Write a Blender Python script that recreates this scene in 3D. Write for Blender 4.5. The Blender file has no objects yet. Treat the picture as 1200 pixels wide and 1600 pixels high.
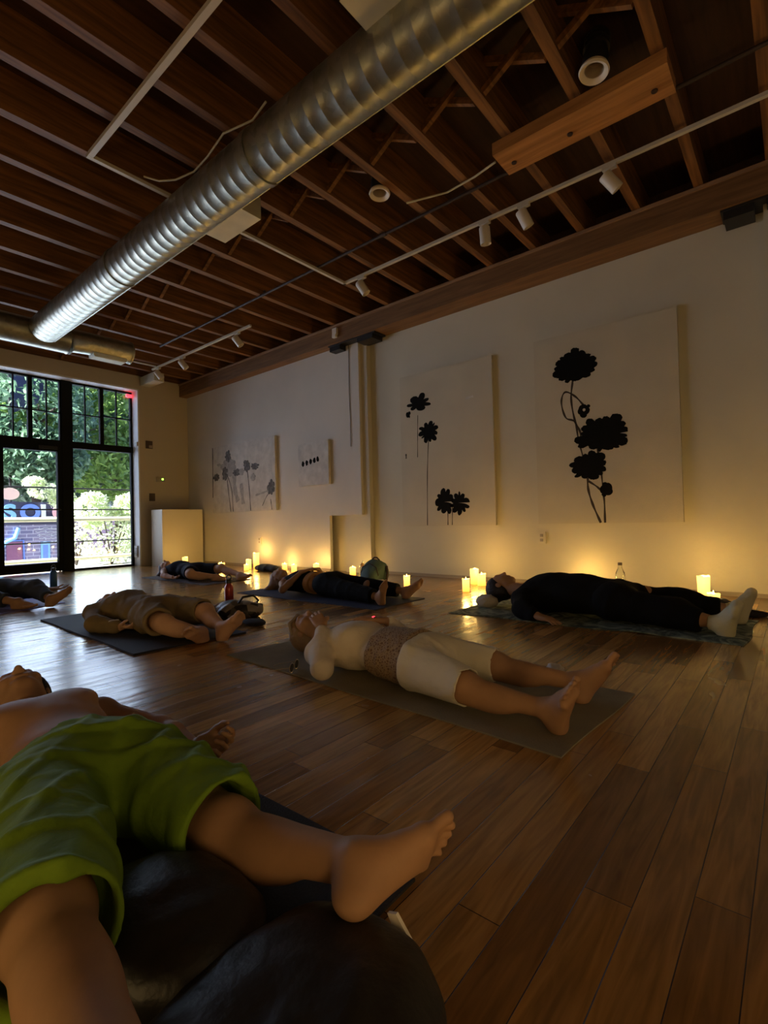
import bpy, bmesh, math, random
import numpy as np
from mathutils import Vector, Matrix, Euler
random.seed(7)
S = bpy.context.scene
COL = S.collection
PI = math.pi

# ------------------------------------------------------------------ camera
H = 0.72
def make_camera():
    yaw, pitch, roll = -0.87755425, 0.01588489, -0.02474211
    cy, sy, cp, sp, cr, sr = math.cos(yaw), math.sin(yaw), math.cos(pitch), math.sin(pitch), math.cos(roll), math.sin(roll)
    fwd = Vector((-sy*cp, cy*cp, sp)); right = Vector((cy, sy, 0)); up = right.cross(fwd)
    r2 = right*cr + up*sr; u2 = -right*sr + up*cr
    cam = bpy.data.cameras.new('camera'); o = bpy.data.objects.new('camera', cam); COL.objects.link(o)
    m = Matrix((( r2.x, u2.x, -fwd.x, 0), (r2.y, u2.y, -fwd.y, 0), (r2.z, u2.z, -fwd.z, H), (0, 0, 0, 1)))
    o.matrix_world = m
    cam.sensor_fit = 'HORIZONTAL'; cam.sensor_width = 36.0; cam.lens = 36.0*778.79/1200.0
    cam.clip_start = 0.02; cam.clip_end = 200
    S.camera = o
make_camera()

# ------------------------------------------------------------------ light
S.view_settings.view_transform = 'Standard'; S.view_settings.look = 'None'
S.view_settings.gamma = 1; S.view_settings.exposure = 0.70
S.view_settings.use_curve_mapping = False
W = bpy.data.worlds.new('evening_sky'); S.world = W; W.use_nodes = True
bg = W.node_tree.nodes['Background']; bg.inputs[0].default_value = (0.42, 0.55, 1.0, 1); bg.inputs[1].default_value = 0.9

def lamp(name, kind, loc, energy, color, size=0.1, rot=None, **kw):
    l = bpy.data.lights.new(name, kind); l.energy = energy; l.color = color
    if kind == 'POINT': l.shadow_soft_size = size
    if kind == 'SUN': l.angle = size
    if kind == 'AREA':
        l.shape = 'RECTANGLE'; l.size = kw.get('sx', 1); l.size_y = kw.get('sy', 1)
    if kind == 'SPOT':
        l.spot_size = kw.get('angle', 1); l.spot_blend = kw.get('blend', .3); l.shadow_soft_size = size
    o = bpy.data.objects.new(name, l); COL.objects.link(o); o.location = loc
    if rot: o.rotation_euler = rot
    return o
sun = lamp('sun', 'SUN', (0, 20, 10), 9.0, (1, .93, .78), 0.02)
sun.rotation_euler = Vector((0.80, 0.03, -0.62)).to_track_quat('-Z', 'Y').to_euler()
sun.data.energy = 22
# daylight that comes in through the shop window
day = lamp('window_daylight', 'AREA', (3.0, 9.55, 1.75), 54, (.80, .88, 1.0), sx=2.3, sy=3.0, rot=(-PI/2, 0, 0))
day2 = lamp('window_daylight_left', 'AREA', (0.9, 9.55, 1.75), 40, (.80, .88, 1.0), sx=1.9, sy=3.0, rot=(-PI/2, 0, 0))
CANDLE_W = 1.35
WARM = (1.0, .63, .17)
# unseen warm fill lamps, added at the back and left of the room
lamp('warm_fill_light', 'POINT', (-2.3, 3.3, .55), 8, (1.0, .68, .28), .3)
lamp('warm_fill_light', 'POINT', (-1.9, .7, .34), 18, (1.0, .66, .26), .3)
lamp('warm_fill_light', 'POINT', (-.3, -1.3, .50), 16, (1.0, .64, .24), .3)

# ------------------------------------------------------------------ materials
def nodes(m): return m.node_tree.nodes, m.node_tree.links
def mat(name, col, rough=.7, metal=0.0, bump=0.0, bscale=60, var=0.0, vscale=6, emit=None, es=0, spec=None, trans=0, sheen=0, sss=0, alpha=1, coat=0):
    m = bpy.data.materials.new(name); m.use_nodes = True
    N, L = nodes(m); b = N['Principled BSDF']
    b.inputs['Base Color'].default_value = (*col, 1); b.inputs['Roughness'].default_value = rough
    b.inputs['Metallic'].default_value = metal
    if spec is not None: b.inputs['Specular IOR Level'].default_value = spec
    if trans: b.inputs['Transmission Weight'].default_value = trans
    if sheen: b.inputs['Sheen Weight'].default_value = sheen
    if coat: b.inputs['Coat Weight'].default_value = coat
    if alpha < 1: b.inputs['Alpha'].default_value = alpha
    if sss:
        b.inputs['Subsurface Weight'].default_value = sss; b.inputs['Subsurface Radius'].default_value = (.02, .008, .004)
        b.inputs['Subsurface Scale'].default_value = .3
    if emit: b.inputs['Emission Color'].default_value = (*emit, 1); b.inputs['Emission Strength'].default_value = es
    tc = N.new('ShaderNodeTexCoord')
    if var:
        n = N.new('ShaderNodeTexNoise'); n.inputs['Scale'].default_value = vscale; n.inputs['Detail'].default_value = 5
        L.new(tc.outputs['Object'], n.inputs['Vector'])
        mx = N.new('ShaderNodeMixRGB'); mx.blend_type = 'MIX'
        r = N.new('ShaderNodeMapRange'); r.inputs[1].default_value = .3; r.inputs[2].default_value = .7
        L.new(n.outputs[0], r.inputs[0]); L.new(r.outputs[0], mx.inputs[0])
        mx.inputs[1].default_value = (*[c*(1-var) for c in col], 1); mx.inputs[2].default_value = (*[min(1, c*(1+var)) for c in col], 1)
        L.new(mx.outputs[0], b.inputs['Base Color'])
    if bump:
        n = N.new('ShaderNodeTexNoise'); n.inputs['Scale'].default_value = bscale; n.inputs['Detail'].default_value = 4
        L.new(tc.outputs['Object'], n.inputs['Vector'])
        bp = N.new('ShaderNodeBump'); bp.inputs['Strength'].default_value = bump; bp.inputs['Distance'].default_value = .01
        L.new(n.outputs[0], bp.inputs['Height']); L.new(bp.outputs[0], b.inputs['Normal'])
    return m

def wood(name, c1, c2, axis=0, rough=.65, scale=3.0, bump=.25):
    m = bpy.data.materials.new(name); m.use_nodes = True
    N, L = nodes(m); b = N['Principled BSDF']; b.inputs['Roughness'].default_value = rough
    tc = N.new('ShaderNodeTexCoord'); mp = N.new('ShaderNodeMapping'); sc = [scale*9]*3; sc[axis] = scale*.6
    mp.inputs['Scale'].default_value = sc
    oi = N.new('ShaderNodeObjectInfo'); ad = N.new('ShaderNodeVectorMath'); ad.operation = 'ADD'
    ml = N.new('ShaderNodeVectorMath'); ml.operation = 'SCALE'; ml.inputs['Scale'].default_value = 40
    cb = N.new('ShaderNodeCombineXYZ')
    for i in range(3): L.new(oi.outputs['Random'], cb.inputs[i])
    L.new(cb.outputs[0], ml.inputs[0]); L.new(tc.outputs['Object'], mp.inputs[0]); L.new(mp.outputs[0], ad.inputs[0]); L.new(ml.outputs[0], ad.inputs[1])
    n = N.new('ShaderNodeTexNoise'); n.inputs['Scale'].default_value = 1; n.inputs['Detail'].default_value = 6; n.inputs['Distortion'].default_value = .6
    L.new(ad.outputs[0], n.inputs['Vector'])
    cr = N.new('ShaderNodeValToRGB'); cr.color_ramp.elements[0].position = .32; cr.color_ramp.elements[1].position = .68
    cr.color_ramp.elements[0].color = (*c1, 1); cr.color_ramp.elements[1].color = (*c2, 1)
    L.new(n.outputs[0], cr.inputs[0]); L.new(cr.outputs[0], b.inputs['Base Color'])
    bp = N.new('ShaderNodeBump'); bp.inputs['Strength'].default_value = bump; bp.inputs['Distance'].default_value = .004
    L.new(n.outputs[0], bp.inputs['Height']); L.new(bp.outputs[0], b.inputs['Normal'])
    return m

def floor_mat():
    m = bpy.data.materials.new('oak_floorboards'); m.use_nodes = True
    N, L = nodes(m); b = N['Principled BSDF']
    tc = N.new('ShaderNodeTexCoord')
    br = N.new('ShaderNodeTexBrick')
    br.inputs['Scale'].default_value = 1.0; br.inputs['Brick Width'].default_value = .95; br.inputs['Row Height'].default_value = .085
    br.inputs['Mortar Size'].default_value = .0011; br.inputs['Mortar Smooth'].default_value = .3; br.inputs['Bias'].default_value = 0
    br.offset = .37; br.offset_frequency = 1
    br.inputs['Color1'].default_value = (0, 0, 0, 1); br.inputs['Color2'].default_value = (1, 1, 1, 1); br.inputs['Mortar'].default_value = (.5, .5, .5, 1)
    # boards of unequal length: shift each row by a random amount
    sp = N.new('ShaderNodeSeparateXYZ'); L.new(tc.outputs['Object'], sp.inputs[0])
    dv = N.new('ShaderNodeMath'); dv.operation = 'DIVIDE'; dv.inputs[1].default_value = .085; L.new(sp.outputs[1], dv.inputs[0])
    fl = N.new('ShaderNodeMath'); fl.operation = 'FLOOR'; L.new(dv.outputs[0], fl.inputs[0])
    wn = N.new('ShaderNodeTexWhiteNoise'); wn.noise_dimensions = '1D'; L.new(fl.outputs[0], wn.inputs['W'])
    ax = N.new('ShaderNodeMath'); ax.operation = 'MULTIPLY_ADD'; ax.inputs[1].default_value = 3.1
    L.new(wn.outputs['Value'], ax.inputs[0]); L.new(sp.outputs[0], ax.inputs[2])
    cb = N.new('ShaderNodeCombineXYZ'); L.new(ax.outputs[0], cb.inputs[0]); L.new(sp.outputs[1], cb.inputs[1])
    L.new(cb.outputs[0], br.inputs['Vector'])
    cr = N.new('ShaderNodeValToRGB'); e = cr.color_ramp.elements
    e[0].position = 0; e[0].color = (.20, .092, .022, 1); e[1].position = 1; e[1].color = (.60, .33, .10, 1)
    x = e.new(.5); x.color = (.38, .19, .048, 1)
    L.new(br.outputs['Color'], cr.inputs[0])
    mp = N.new('ShaderNodeMapping'); mp.inputs['Scale'].default_value = (2.2, 26, 1); L.new(cb.outputs[0], mp.inputs[0])
    n = N.new('ShaderNodeTexNoise'); n.inputs['Scale'].default_value = 1.6; n.inputs['Detail'].default_value = 7; n.inputs['Distortion'].default_value = 1.2
    L.new(mp.outputs[0], n.inputs['Vector'])
    g = N.new('ShaderNodeMapRange'); g.inputs[1].default_value = .25; g.inputs[2].default_value = .75; g.inputs[3].default_value = .55; g.inputs[4].default_value = 1.25
    L.new(n.outputs[0], g.inputs[0])
    mu = N.new('ShaderNodeMixRGB'); mu.blend_type = 'MULTIPLY'; mu.inputs[0].default_value = 1
    L.new(cr.outputs[0], mu.inputs[1]); L.new(g.outputs[0], mu.inputs[2])
    dk = N.new('ShaderNodeMixRGB'); dk.inputs[2].default_value = (.02, .008, .004, 1)
    L.new(br.outputs['Fac'], dk.inputs[0]); L.new(mu.outputs[0], dk.inputs[1]); L.new(dk.outputs[0], b.inputs['Base Color'])
    # gloss: worn varnish, slightly uneven boards
    n2 = N.new('ShaderNodeTexNoise'); n2.inputs['Scale'].default_value = 5; n2.inputs['Detail'].default_value = 3; L.new(tc.outputs['Object'], n2.inputs['Vector'])
    r2 = N.new('ShaderNodeMapRange'); r2.inputs[3].default_value = .16; r2.inputs[4].default_value = .32; L.new(n2.outputs[0], r2.inputs[0])
    L.new(r2.outputs[0], b.inputs['Roughness'])
    b.inputs['Coat Weight'].default_value = .35; b.inputs['Coat Roughness'].default_value = .16
    # bump: gaps + cupping
    mp3 = N.new('ShaderNodeMapping'); mp3.inputs['Scale'].default_value = (1.6, 7, 1); L.new(cb.outputs[0], mp3.inputs[0])
    n3 = N.new('ShaderNodeTexNoise'); n3.inputs['Scale'].default_value = 1.5; n3.inputs['Detail'].default_value = 2; L.new(mp3.outputs[0], n3.inputs['Vector'])
    sb = N.new('ShaderNodeMath'); sb.operation = 'SUBTRACT'; L.new(n3.outputs[0], sb.inputs[0])
    mm = N.new('ShaderNodeMath'); mm.operation = 'MULTIPLY'; mm.inputs[1].default_value = .35; L.new(br.outputs['Fac'], mm.inputs[0]); L.new(mm.outputs[0], sb.inputs[1])
    b2 = N.new('ShaderNodeMath'); b2.operation = 'MULTIPLY_ADD'; b2.inputs[1].default_value = .18; L.new(br.outputs['Color'], b2.inputs[0]); L.new(sb.outputs[0], b2.inputs[2])
    bp = N.new('ShaderNodeBump'); bp.inputs['Strength'].default_value = .55; bp.inputs['Distance'].default_value = .010
    L.new(b2.outputs[0], bp.inputs['Height']); L.new(bp.outputs[0], b.inputs['Normal']); L.new(bp.outputs[0], b.inputs['Coat Normal'])
    return m

def duct_mat():
    m = bpy.data.materials.new('galvanised_spiral_duct'); m.use_nodes = True
    N, L = nodes(m); b = N['Principled BSDF']; b.inputs['Metallic'].default_value = .9; b.inputs['Roughness'].default_value = .36
    tc = N.new('ShaderNodeTexCoord')
    n = N.new('ShaderNodeTexVoronoi'); n.inputs['Scale'].default_value = 22; L.new(tc.outputs['Object'], n.inputs['Vector'])
    cr = N.new('ShaderNodeValToRGB'); cr.color_ramp.elements[0].color = (.36, .37, .31, 1); cr.color_ramp.elements[1].color = (.52, .53, .45, 1)
    L.new(n.outputs['Color'], cr.inputs[0]); L.new(cr.outputs[0], b.inputs['Base Color'])
    n2 = N.new('ShaderNodeTexNoise'); n2.inputs['Scale'].default_value = 9; L.new(tc.outputs['Object'], n2.inputs['Vector'])
    bp = N.new('ShaderNodeBump'); bp.inputs['Strength'].default_value = .10; bp.inputs['Distance'].default_value = .012
    L.new(n2.outputs[0], bp.inputs['Height']); L.new(bp.outputs[0], b.inputs['Normal'])
    return m

def brick_mat(name, c1, c2, mort, scale=1):
    m = bpy.data.materials.new(name); m.use_nodes = True
    N, L = nodes(m); b = N['Principled BSDF']; b.inputs['Roughness'].default_value = .9
    tc = N.new('ShaderNodeTexCoord'); mp = N.new('ShaderNodeMapping'); mp.inputs['Rotation'].default_value = (PI/2, 0, 0)
    L.new(tc.outputs['Object'], mp.inputs[0])
    br = N.new('ShaderNodeTexBrick'); br.inputs['Scale'].default_value = scale; br.inputs['Brick Width'].default_value = .22; br.inputs['Row Height'].default_value = .075
    br.inputs['Mortar Size'].default_value = .008; br.inputs['Color1'].default_value = (*c1, 1); br.inputs['Color2'].default_value = (*c2, 1); br.inputs['Mortar'].default_value = (*mort, 1)
    L.new(mp.outputs[0], br.inputs['Vector']); L.new(br.outputs['Color'], b.inputs['Base Color'])
    return m

def glass_mat():
    m = bpy.data.materials.new('window_glass'); m.use_nodes = True
    N, L = nodes(m); N.remove(N['Principled BSDF'])
    t = N.new('ShaderNodeBsdfTransparent'); t.inputs[0].default_value = (.86, .91, 1, 1)
    g = N.new('ShaderNodeBsdfGlossy'); g.inputs['Roughness'].default_value = .02
    f = N.new('ShaderNodeFresnel'); f.inputs[0].default_value = 1.45
    mx = N.new('ShaderNodeMixShader'); L.new(f.outputs[0], mx.inputs[0]); L.new(t.outputs[0], mx.inputs[1]); L.new(g.outputs[0], mx.inputs[2])
    L.new(mx.outputs[0], N['Material Output'].inputs[0])
    return m

def leaf_mat(name, c1, c2):
    m = bpy.data.materials.new(name); m.use_nodes = True
    N, L = nodes(m); b = N['Principled BSDF']; b.inputs['Roughness'].default_value = .5
    tc = N.new('ShaderNodeTexCoord'); n = N.new('ShaderNodeTexNoise'); n.inputs['Scale'].default_value = 7; L.new(tc.outputs['Object'], n.inputs['Vector'])
    cr = N.new('ShaderNodeValToRGB'); cr.color_ramp.elements[0].position = .35; cr.color_ramp.elements[1].position = .65
    cr.color_ramp.elements[0].color = (*c1, 1); cr.color_ramp.elements[1].color = (*c2, 1)
    L.new(n.outputs[0], cr.inputs[0]); L.new(cr.outputs[0], b.inputs['Base Color'])
    tr = N.new('ShaderNodeBsdfTranslucent'); L.new(cr.outputs[0], tr.inputs[0])
    mx = N.new('ShaderNodeMixShader'); mx.inputs[0].default_value = .4
    L.new(b.outputs[0], mx.inputs[1]); L.new(tr.outputs[0], mx.inputs[2]); L.new(mx.outputs[0], N['Material Output'].inputs[0])
    return m

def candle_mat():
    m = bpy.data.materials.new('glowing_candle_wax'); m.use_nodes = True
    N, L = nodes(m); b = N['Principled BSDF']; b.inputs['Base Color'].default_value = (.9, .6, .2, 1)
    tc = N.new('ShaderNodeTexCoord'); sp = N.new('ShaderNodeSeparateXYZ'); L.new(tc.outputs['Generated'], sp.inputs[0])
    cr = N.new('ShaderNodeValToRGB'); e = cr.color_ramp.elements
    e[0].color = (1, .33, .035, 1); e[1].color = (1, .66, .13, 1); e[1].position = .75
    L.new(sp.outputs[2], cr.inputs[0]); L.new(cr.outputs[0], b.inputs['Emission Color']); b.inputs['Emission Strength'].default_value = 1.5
    return m

M = dict(
    floor=floor_mat(),
    wall=mat('white_plaster', (.58, .54, .42), .85, bump=.25, bscale=14, var=.04, vscale=2),
    panelwall=mat('white_board_wall', (.62, .58, .51), .8, bump=.2, bscale=10, var=.05, vscale=1.5),
    endwall=mat('beige_end_wall', (.48, .42, .32), .85, bump=.2, bscale=14),
    sill=mat('white_window_reveal', (.70, .71, .72), .6),
    base=mat('grey_baseboard', (.30, .25, .19), .6),
    joist=wood('old_fir_joist', (.105, .042, .009), (.27, .115, .027), 0),
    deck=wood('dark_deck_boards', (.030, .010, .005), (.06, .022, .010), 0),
    beam=wood('stained_beam', (.14, .066, .020), (.24, .120, .042), 1, .6),
    timber=wood('orange_fir_timber', (.30, .125, .028), (.50, .23, .062), 1),
    knot=mat('dark_bolt', (.03, .012, .008), .6),
    duct=duct_mat(),
    ductbox=mat('sheet_metal_box', (.62, .58, .42), .5, .3, bump=.2, bscale=12, var=.1),
    seam=mat('duct_seam', (.30, .30, .26), .5, .8),
    grille=mat('white_register', (.80, .86, .80), .5),
    white=mat('white_enamel', (.60, .55, .46), .45),
    offwhite=mat('white_lamp_metal', (.72, .66, .56), .4),
    cream=mat('cream_lamp_rim', (.78, .68, .52), .45),
    canin=mat('lamp_reflector', (.34, .26, .17), .4),
    blackm=mat('black_metal', (.015, .014, .013), .45),
    pipe=mat('dark_iron_pipe', (.035, .02, .014), .6),
    frame=mat('black_window_frame', (.010, .011, .010), .8, spec=.08),
    glass=glass_mat(),
    canvas=mat('cream_canvas', (.55, .50, .38), .9, bump=.3, bscale=220, var=.05, vscale=3),
    canvas2=mat('washed_canvas', (.58, .55, .50), .9, bump=.4, bscale=40, var=.14, vscale=9),
    ink=mat('black_flower_paint', (.005, .005, .004), .9, spec=.1),
    grey_ink=mat('grey_flower_paint', (.10, .095, .09), .8, var=.6, vscale=20),
    wash=mat('pale_grey_wash', (.36, .34, .32), .9, var=.2, vscale=18),
    stem=mat('brown_stem_paint', (.035, .022, .010), .7),
    box=mat('white_plinth_paint', (.72, .66, .52), .6),
    candle=candle_mat(),
    flame=mat('candle_flame', (1, .8, .3), .5, emit=(1, .72, .22), es=7),
    red=mat('red_led', (1, .05, .05), .5, emit=(1, .04, .06), es=2),
    green=mat('green_led', (.3, 1, .1), .5, emit=(.45, 1, .08), es=2.5),
    plate=mat('brown_switch_plate', (.07, .045, .03), .5),
    screen=mat('grey_switch', (.32, .28, .24), .5),
)

# ------------------------------------------------------------------ helpers
def link(name, me, m, parent=None):
    o = bpy.data.objects.new(name, me); COL.objects.link(o)
    if m is not None:
        me.materials.clear(); me.materials.append(m)
    if parent: o.parent = parent
    return o
def bm_obj(name, bm, m, parent=None, smooth=False, bevel=0):
    me = bpy.data.meshes.new(name)
    if bevel:
        bmesh.ops.bevel(bm, geom=[e for e in bm.edges if e.is_manifold and e.calc_face_angle(0) > .6], offset=bevel, segments=2, affect='EDGES', profile=.5)
    bmesh.ops.recalc_face_normals(bm, faces=bm.faces)
    bm.to_mesh(me); bm.free()
    if smooth:
        for p in me.polygons: p.use_smooth = True
        try: me.set_sharp_from_angle(angle=.7)
        except Exception: pass
    return link(name, me, m, parent)
def box(bm, x0, x1, y0, y1, z0, z1, mtx=None):
    vs = [bm.verts.new(v) for v in ((x0,y0,z0),(x1,y0,z0),(x1,y1,z0),(x0,y1,z0),(x0,y0,z1),(x1,y0,z1),(x1,y1,z1),(x0,y1,z1))]
    if mtx:
        for v in vs: v.co = mtx @ v.co
    for f in ((0,3,2,1),(4,5,6,7),(0,1,5,4),(1,2,6,5),(2,3,7,6),(3,0,4,7)): bm.faces.new([vs[i] for i in f])
    return vs
def quick(name, b, m, parent=None, bevel=0.0, mtx=None):
    bm = bmesh.new(); box(bm, *b, mtx=mtx); return bm_obj(name, bm, m, parent, bevel=bevel)
def frame_of(d):
    d = Vector(d).normalized(); a = Vector((0,0,1)) if abs(d.z) < .9 else Vector((1,0,0))
    u = d.cross(a).normalized(); v = d.cross(u).normalized(); return u, v
def tube(bm, pts, r, seg=12, cap=True):
    pts = [Vector(p) for p in pts]; rings = []
    rs = r if isinstance(r, (list, tuple)) else [r]*len(pts)
    u = None
    for i, p in enumerate(pts):
        d = (pts[min(i+1, len(pts)-1)] - pts[max(i-1, 0)]).normalized()
        if u is None: u, v = frame_of(d)
        else:
            u = (u - d*u.dot(d)).normalized(); v = d.cross(u).normalized()
        rings.append([bm.verts.new(p + (u*math.cos(2*PI*k/seg) + v*math.sin(2*PI*k/seg))*rs[i]) for k in range(seg)])
    for a, b in zip(rings, rings[1:]):
        for k in range(seg): bm.faces.new((a[k], a[(k+1)%seg], b[(k+1)%seg], b[k]))
    if cap:
        bm.faces.new(rings[0]); bm.faces.new(list(reversed(rings[-1])))
    return rings
def lathe(bm, prof, seg=24, mtx=None, close=True):
    rings = []
    for (r, z) in prof:
        ring = [bm.verts.new((r*math.cos(2*PI*k/seg), r*math.sin(2*PI*k/seg), z)) for k in range(seg)]
        if mtx:
            for v in ring: v.co = mtx @ v.co
        rings.append(ring)
    for a, b in zip(rings, rings[1:]):
        for k in range(seg): bm.faces.new((a[k], a[(k+1)%seg], b[(k+1)%seg], b[k]))
    if close:
        bm.faces.new(rings[0]); bm.faces.new(list(reversed(rings[-1])))
def tag(o, label=None, cat=None, group=None, kind=None):
    if label: o['label'] = label
    if cat: o['category'] = cat
    if group: o['group'] = group
    if kind: o['kind'] = kind
    return o
def root(name, loc, label, cat, group=None):
    o = bpy.data.objects.new(name, None); COL.objects.link(o); o.location = loc; o.empty_display_size = .1
    return tag(o, label, cat, group)
def fix(child, parent):        # keep a world-space mesh in place under a moved empty
    child.parent = parent; child.matrix_parent_inverse = Matrix.Translation(parent.location).inverted(); return child
def struct(name, bm_or_box, m, label=None, cat=None, **kw):
    o = quick(name, bm_or_box, m, **kw) if isinstance(bm_or_box, tuple) else bm_obj(name, bm_or_box, m, **kw)
    return tag(o, label, cat, kind='structure')
def copy_tree(o, parent=None):
    c = o.copy(); COL.objects.link(c); c.parent = parent
    for ch in list(o.children): copy_tree(ch, c)
    return c

# ------------------------------------------------------------------ the room
XR, XP, YF, YG = 5.15, 5.03, 9.1, 9.35          # right wall, board wall, end wall, glazing
XL, YB = -3.0, -1.6
ZB, ZJ, ZD = 3.18, 3.43, 3.71                   # beam underside, joist underside, deck
struct('floor', (XL-.1, XR+.3, YB-.1, YG+.06, -.12, 0), M['floor'], 'glossy brown oak floorboards running across the room', 'floor')
bm = bmesh.new(); box(bm, XR, XR+.2, YB-.1, 4.43, 0, ZJ); box(bm, XR, XR+.2, 4.43, YF+.3, 0, ZJ)
struct('wall_right', bm, M['wall'], 'long white plaster side wall with the tall flower paintings', 'wall')
# board wall with a notch at its lower near corner (closer to the room than the plaster wall)
bm = bmesh.new(); box(bm, XP, XP+.05, 5.20, YF, 0, .80); box(bm, XP, XP+.05, 4.57, YF, .80, ZB+.02)
bmesh.ops.remove_doubles(bm, verts=bm.verts, dist=1e-5)
struct('wall_panel', bm, M['panelwall'], 'white board wall with a stepped lower corner behind the small paintings', 'wall')
bm = bmesh.new(); box(bm, 5.075, XR, 4.46, 4.93, 0, ZB-.02)
struct('trim_1', bm, M['wall'], 'white pilaster under the beam beside the stepped board wall', 'pilaster', bevel=.008)
bm = bmesh.new(); box(bm, 5.0, XR, -.25, .145, 0, ZB-.02)
struct('trim_2', bm, M['wall'], 'white pilaster at the right edge under the beam', 'pilaster', bevel=.008)
# end wall around the shop window; head above, right return
bm = bmesh.new(); box(bm, 4.10, XR+.2, YF, YG+.15, 0, ZJ); box(bm, -0.25, 4.10, YF, YG+.15, 3.19, ZJ); box(bm, XL-.1, -.25, YF, YG+.15, 0, ZJ)
struct('wall_end', bm, M['endwall'], 'beige end wall around the shop window', 'wall')
bm = bmesh.new(); box(bm, 4.075, 4.10, YF-.003, YG, 0, 3.19); box(bm, -.25, 4.10, YF-.003, YG, 3.165, 3.19)
struct('trim_3', bm, M['sill'], 'pale window reveal catching blue daylight', 'window reveal')
struct('wall_left', (XL-.1, XL, YB, YF, 0, ZJ), M['wall'], 'far side wall outside the picture', 'wall')
struct('wall_back', (XL-.1, XR+.2, YB-.1, YB, 0, ZJ), M['wall'], 'back wall behind the viewpoint', 'wall')
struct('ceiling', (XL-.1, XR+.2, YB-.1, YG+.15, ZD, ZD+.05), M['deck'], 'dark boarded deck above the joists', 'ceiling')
bm = bmesh.new(); box(bm, XL-.1, XL, YB, YG+.15, ZJ, ZD); box(bm, XR+.1, XR+.2, YB, YG+.15, ZJ, ZD); box(bm, XL, XR+.2, YB-.1, YB, ZJ, ZD); box(bm, XL, XR+.2, YG+.02, YG+.15, ZJ, ZD)
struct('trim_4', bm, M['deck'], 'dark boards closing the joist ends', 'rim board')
bm = bmesh.new(); box(bm, XR-.012, XR, .15, 4.45, 0, .035); box(bm, XP-.012, XP, 5.2, 8.55, 0, .035)
struct('baseboard_right', bm, M['base'], 'thin floor trim along the white side wall', 'baseboard')

# long beam on the wall
bm = bmesh.new(); box(bm, 4.87, XR+.02, YB, YF, ZB, ZJ-.002)
b = bm_obj('ceiling_beam', bm, M['beam'], bevel=.006)
tag(b, 'long brown timber beam along the top of the white side wall', 'beam')
bm = bmesh.new(); box(bm, 4.855, 4.872, YB, YF, ZJ-.035, ZJ-.006)
bm_obj('ledger_strip', bm, wood('ledger', (.22, .12, .06), (.36, .21, .11), 1), b)
for i, (y0, y1, c) in enumerate(((4.16, 5.02, 'dark steel bracket under the beam above the stepped board wall'), (-.2, .42, 'dark steel bracket under the beam at the right edge'))):
    bm = bmesh.new(); box(bm, 4.90, 5.13, y0, y1, ZB-.018, ZB); box(bm, 4.91, 5.12, y0+.05, y0+.32, ZB-.075, ZB-.018); box(bm, 4.91, 5.12, y1-.22, y1-.02, ZB-.085, ZB-.018)
    tag(bm_obj('beam_bracket', bm, M['blackm'], bevel=.006), c, 'bracket')

# joists
ORD = 'first second third fourth fifth sixth seventh eighth ninth tenth eleventh twelfth thirteenth fourteenth fifteenth sixteenth seventeenth eighteenth nineteenth twentieth'.split()
JY = [0.117 + .478*k for k in range(-4, 20) if 0.117 + .478*k < 9.2]
j0 = None
for i, y in enumerate(JY):
    if j0 is None:
        bm = bmesh.new(); x = XL
        box(bm, XL, XR+.1, -.07, 0, 0, ZD-ZJ)
        j0 = bm_obj('ceiling_joist', bm, M['joist'], bevel=.005); o = j0
    else:
        o = j0.copy(); COL.objects.link(o)
    o.location = (0, y + random.uniform(-.004, .004), ZJ)
    k = round((y-.117)/.478)
    tag(o, 'rough brown joist behind the viewpoint outside the picture' if k < 0 else 'rough brown ceiling joist, %s counted from the top right corner towards the window' % ORD[k], 'joist', 'ceiling joists')
# cross bridging between joists in rows
br0 = None
for X in (0.55, 2.88):
    for y in JY[:-1]:
        for s in (0, 1):
            if y < 0 or (X < 2 and not 2.4 < y < 5): continue
            a = Vector((X + .03*s, y + .002, ZJ+.02 if s else ZD-.035)); b_ = Vector((X + .03*s, y + .478-.072, ZD-.035 if s else ZJ+.02))
            if br0 is None:
                bm = bmesh.new(); L_ = (b_-a).length; box(bm, -.017, .017, 0, L_, -.02, .02)
                me0 = bpy.data.meshes.new('bridging_strut'); bm.to_mesh(me0); bm.free(); me0.materials.append(M['joist']); br0 = True
            o = bpy.data.objects.new('bridging_strut', me0); COL.objects.link(o)
            d = b_-a; o.location = a; o.rotation_euler = (math.atan2(d.z, d.y), 0, 0)
            tag(o, 'wooden cross brace %s of the duct, %s between %s joist and the next' % ('right' if X > 2 else 'left', 'sloping down' if s == 0 else 'sloping up', ORD[round((y-.117)/.478)]), 'brace', 'cross braces between the joists')
# timber bolted under the joists
r = root('bolted_timber', (3.29, .51, 3.28), 'short orange timber bolted under the joists beside the round ceiling lamps', 'timber')
bm = bmesh.new(); box(bm, 0, .275, 0, 1.12, .06, .148); bm_obj('plank', bm, M['timber'], r, bevel=.008)
for yy, xx in ((.10, .17), (.62, .17), (1.03, .17)):
    bm = bmesh.new(); lathe(bm, [(.018, .052), (.02, .062)], 10); k = bm_obj('bolt', bm, M['knot'], r); k.location = (xx, yy, 0)

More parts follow.
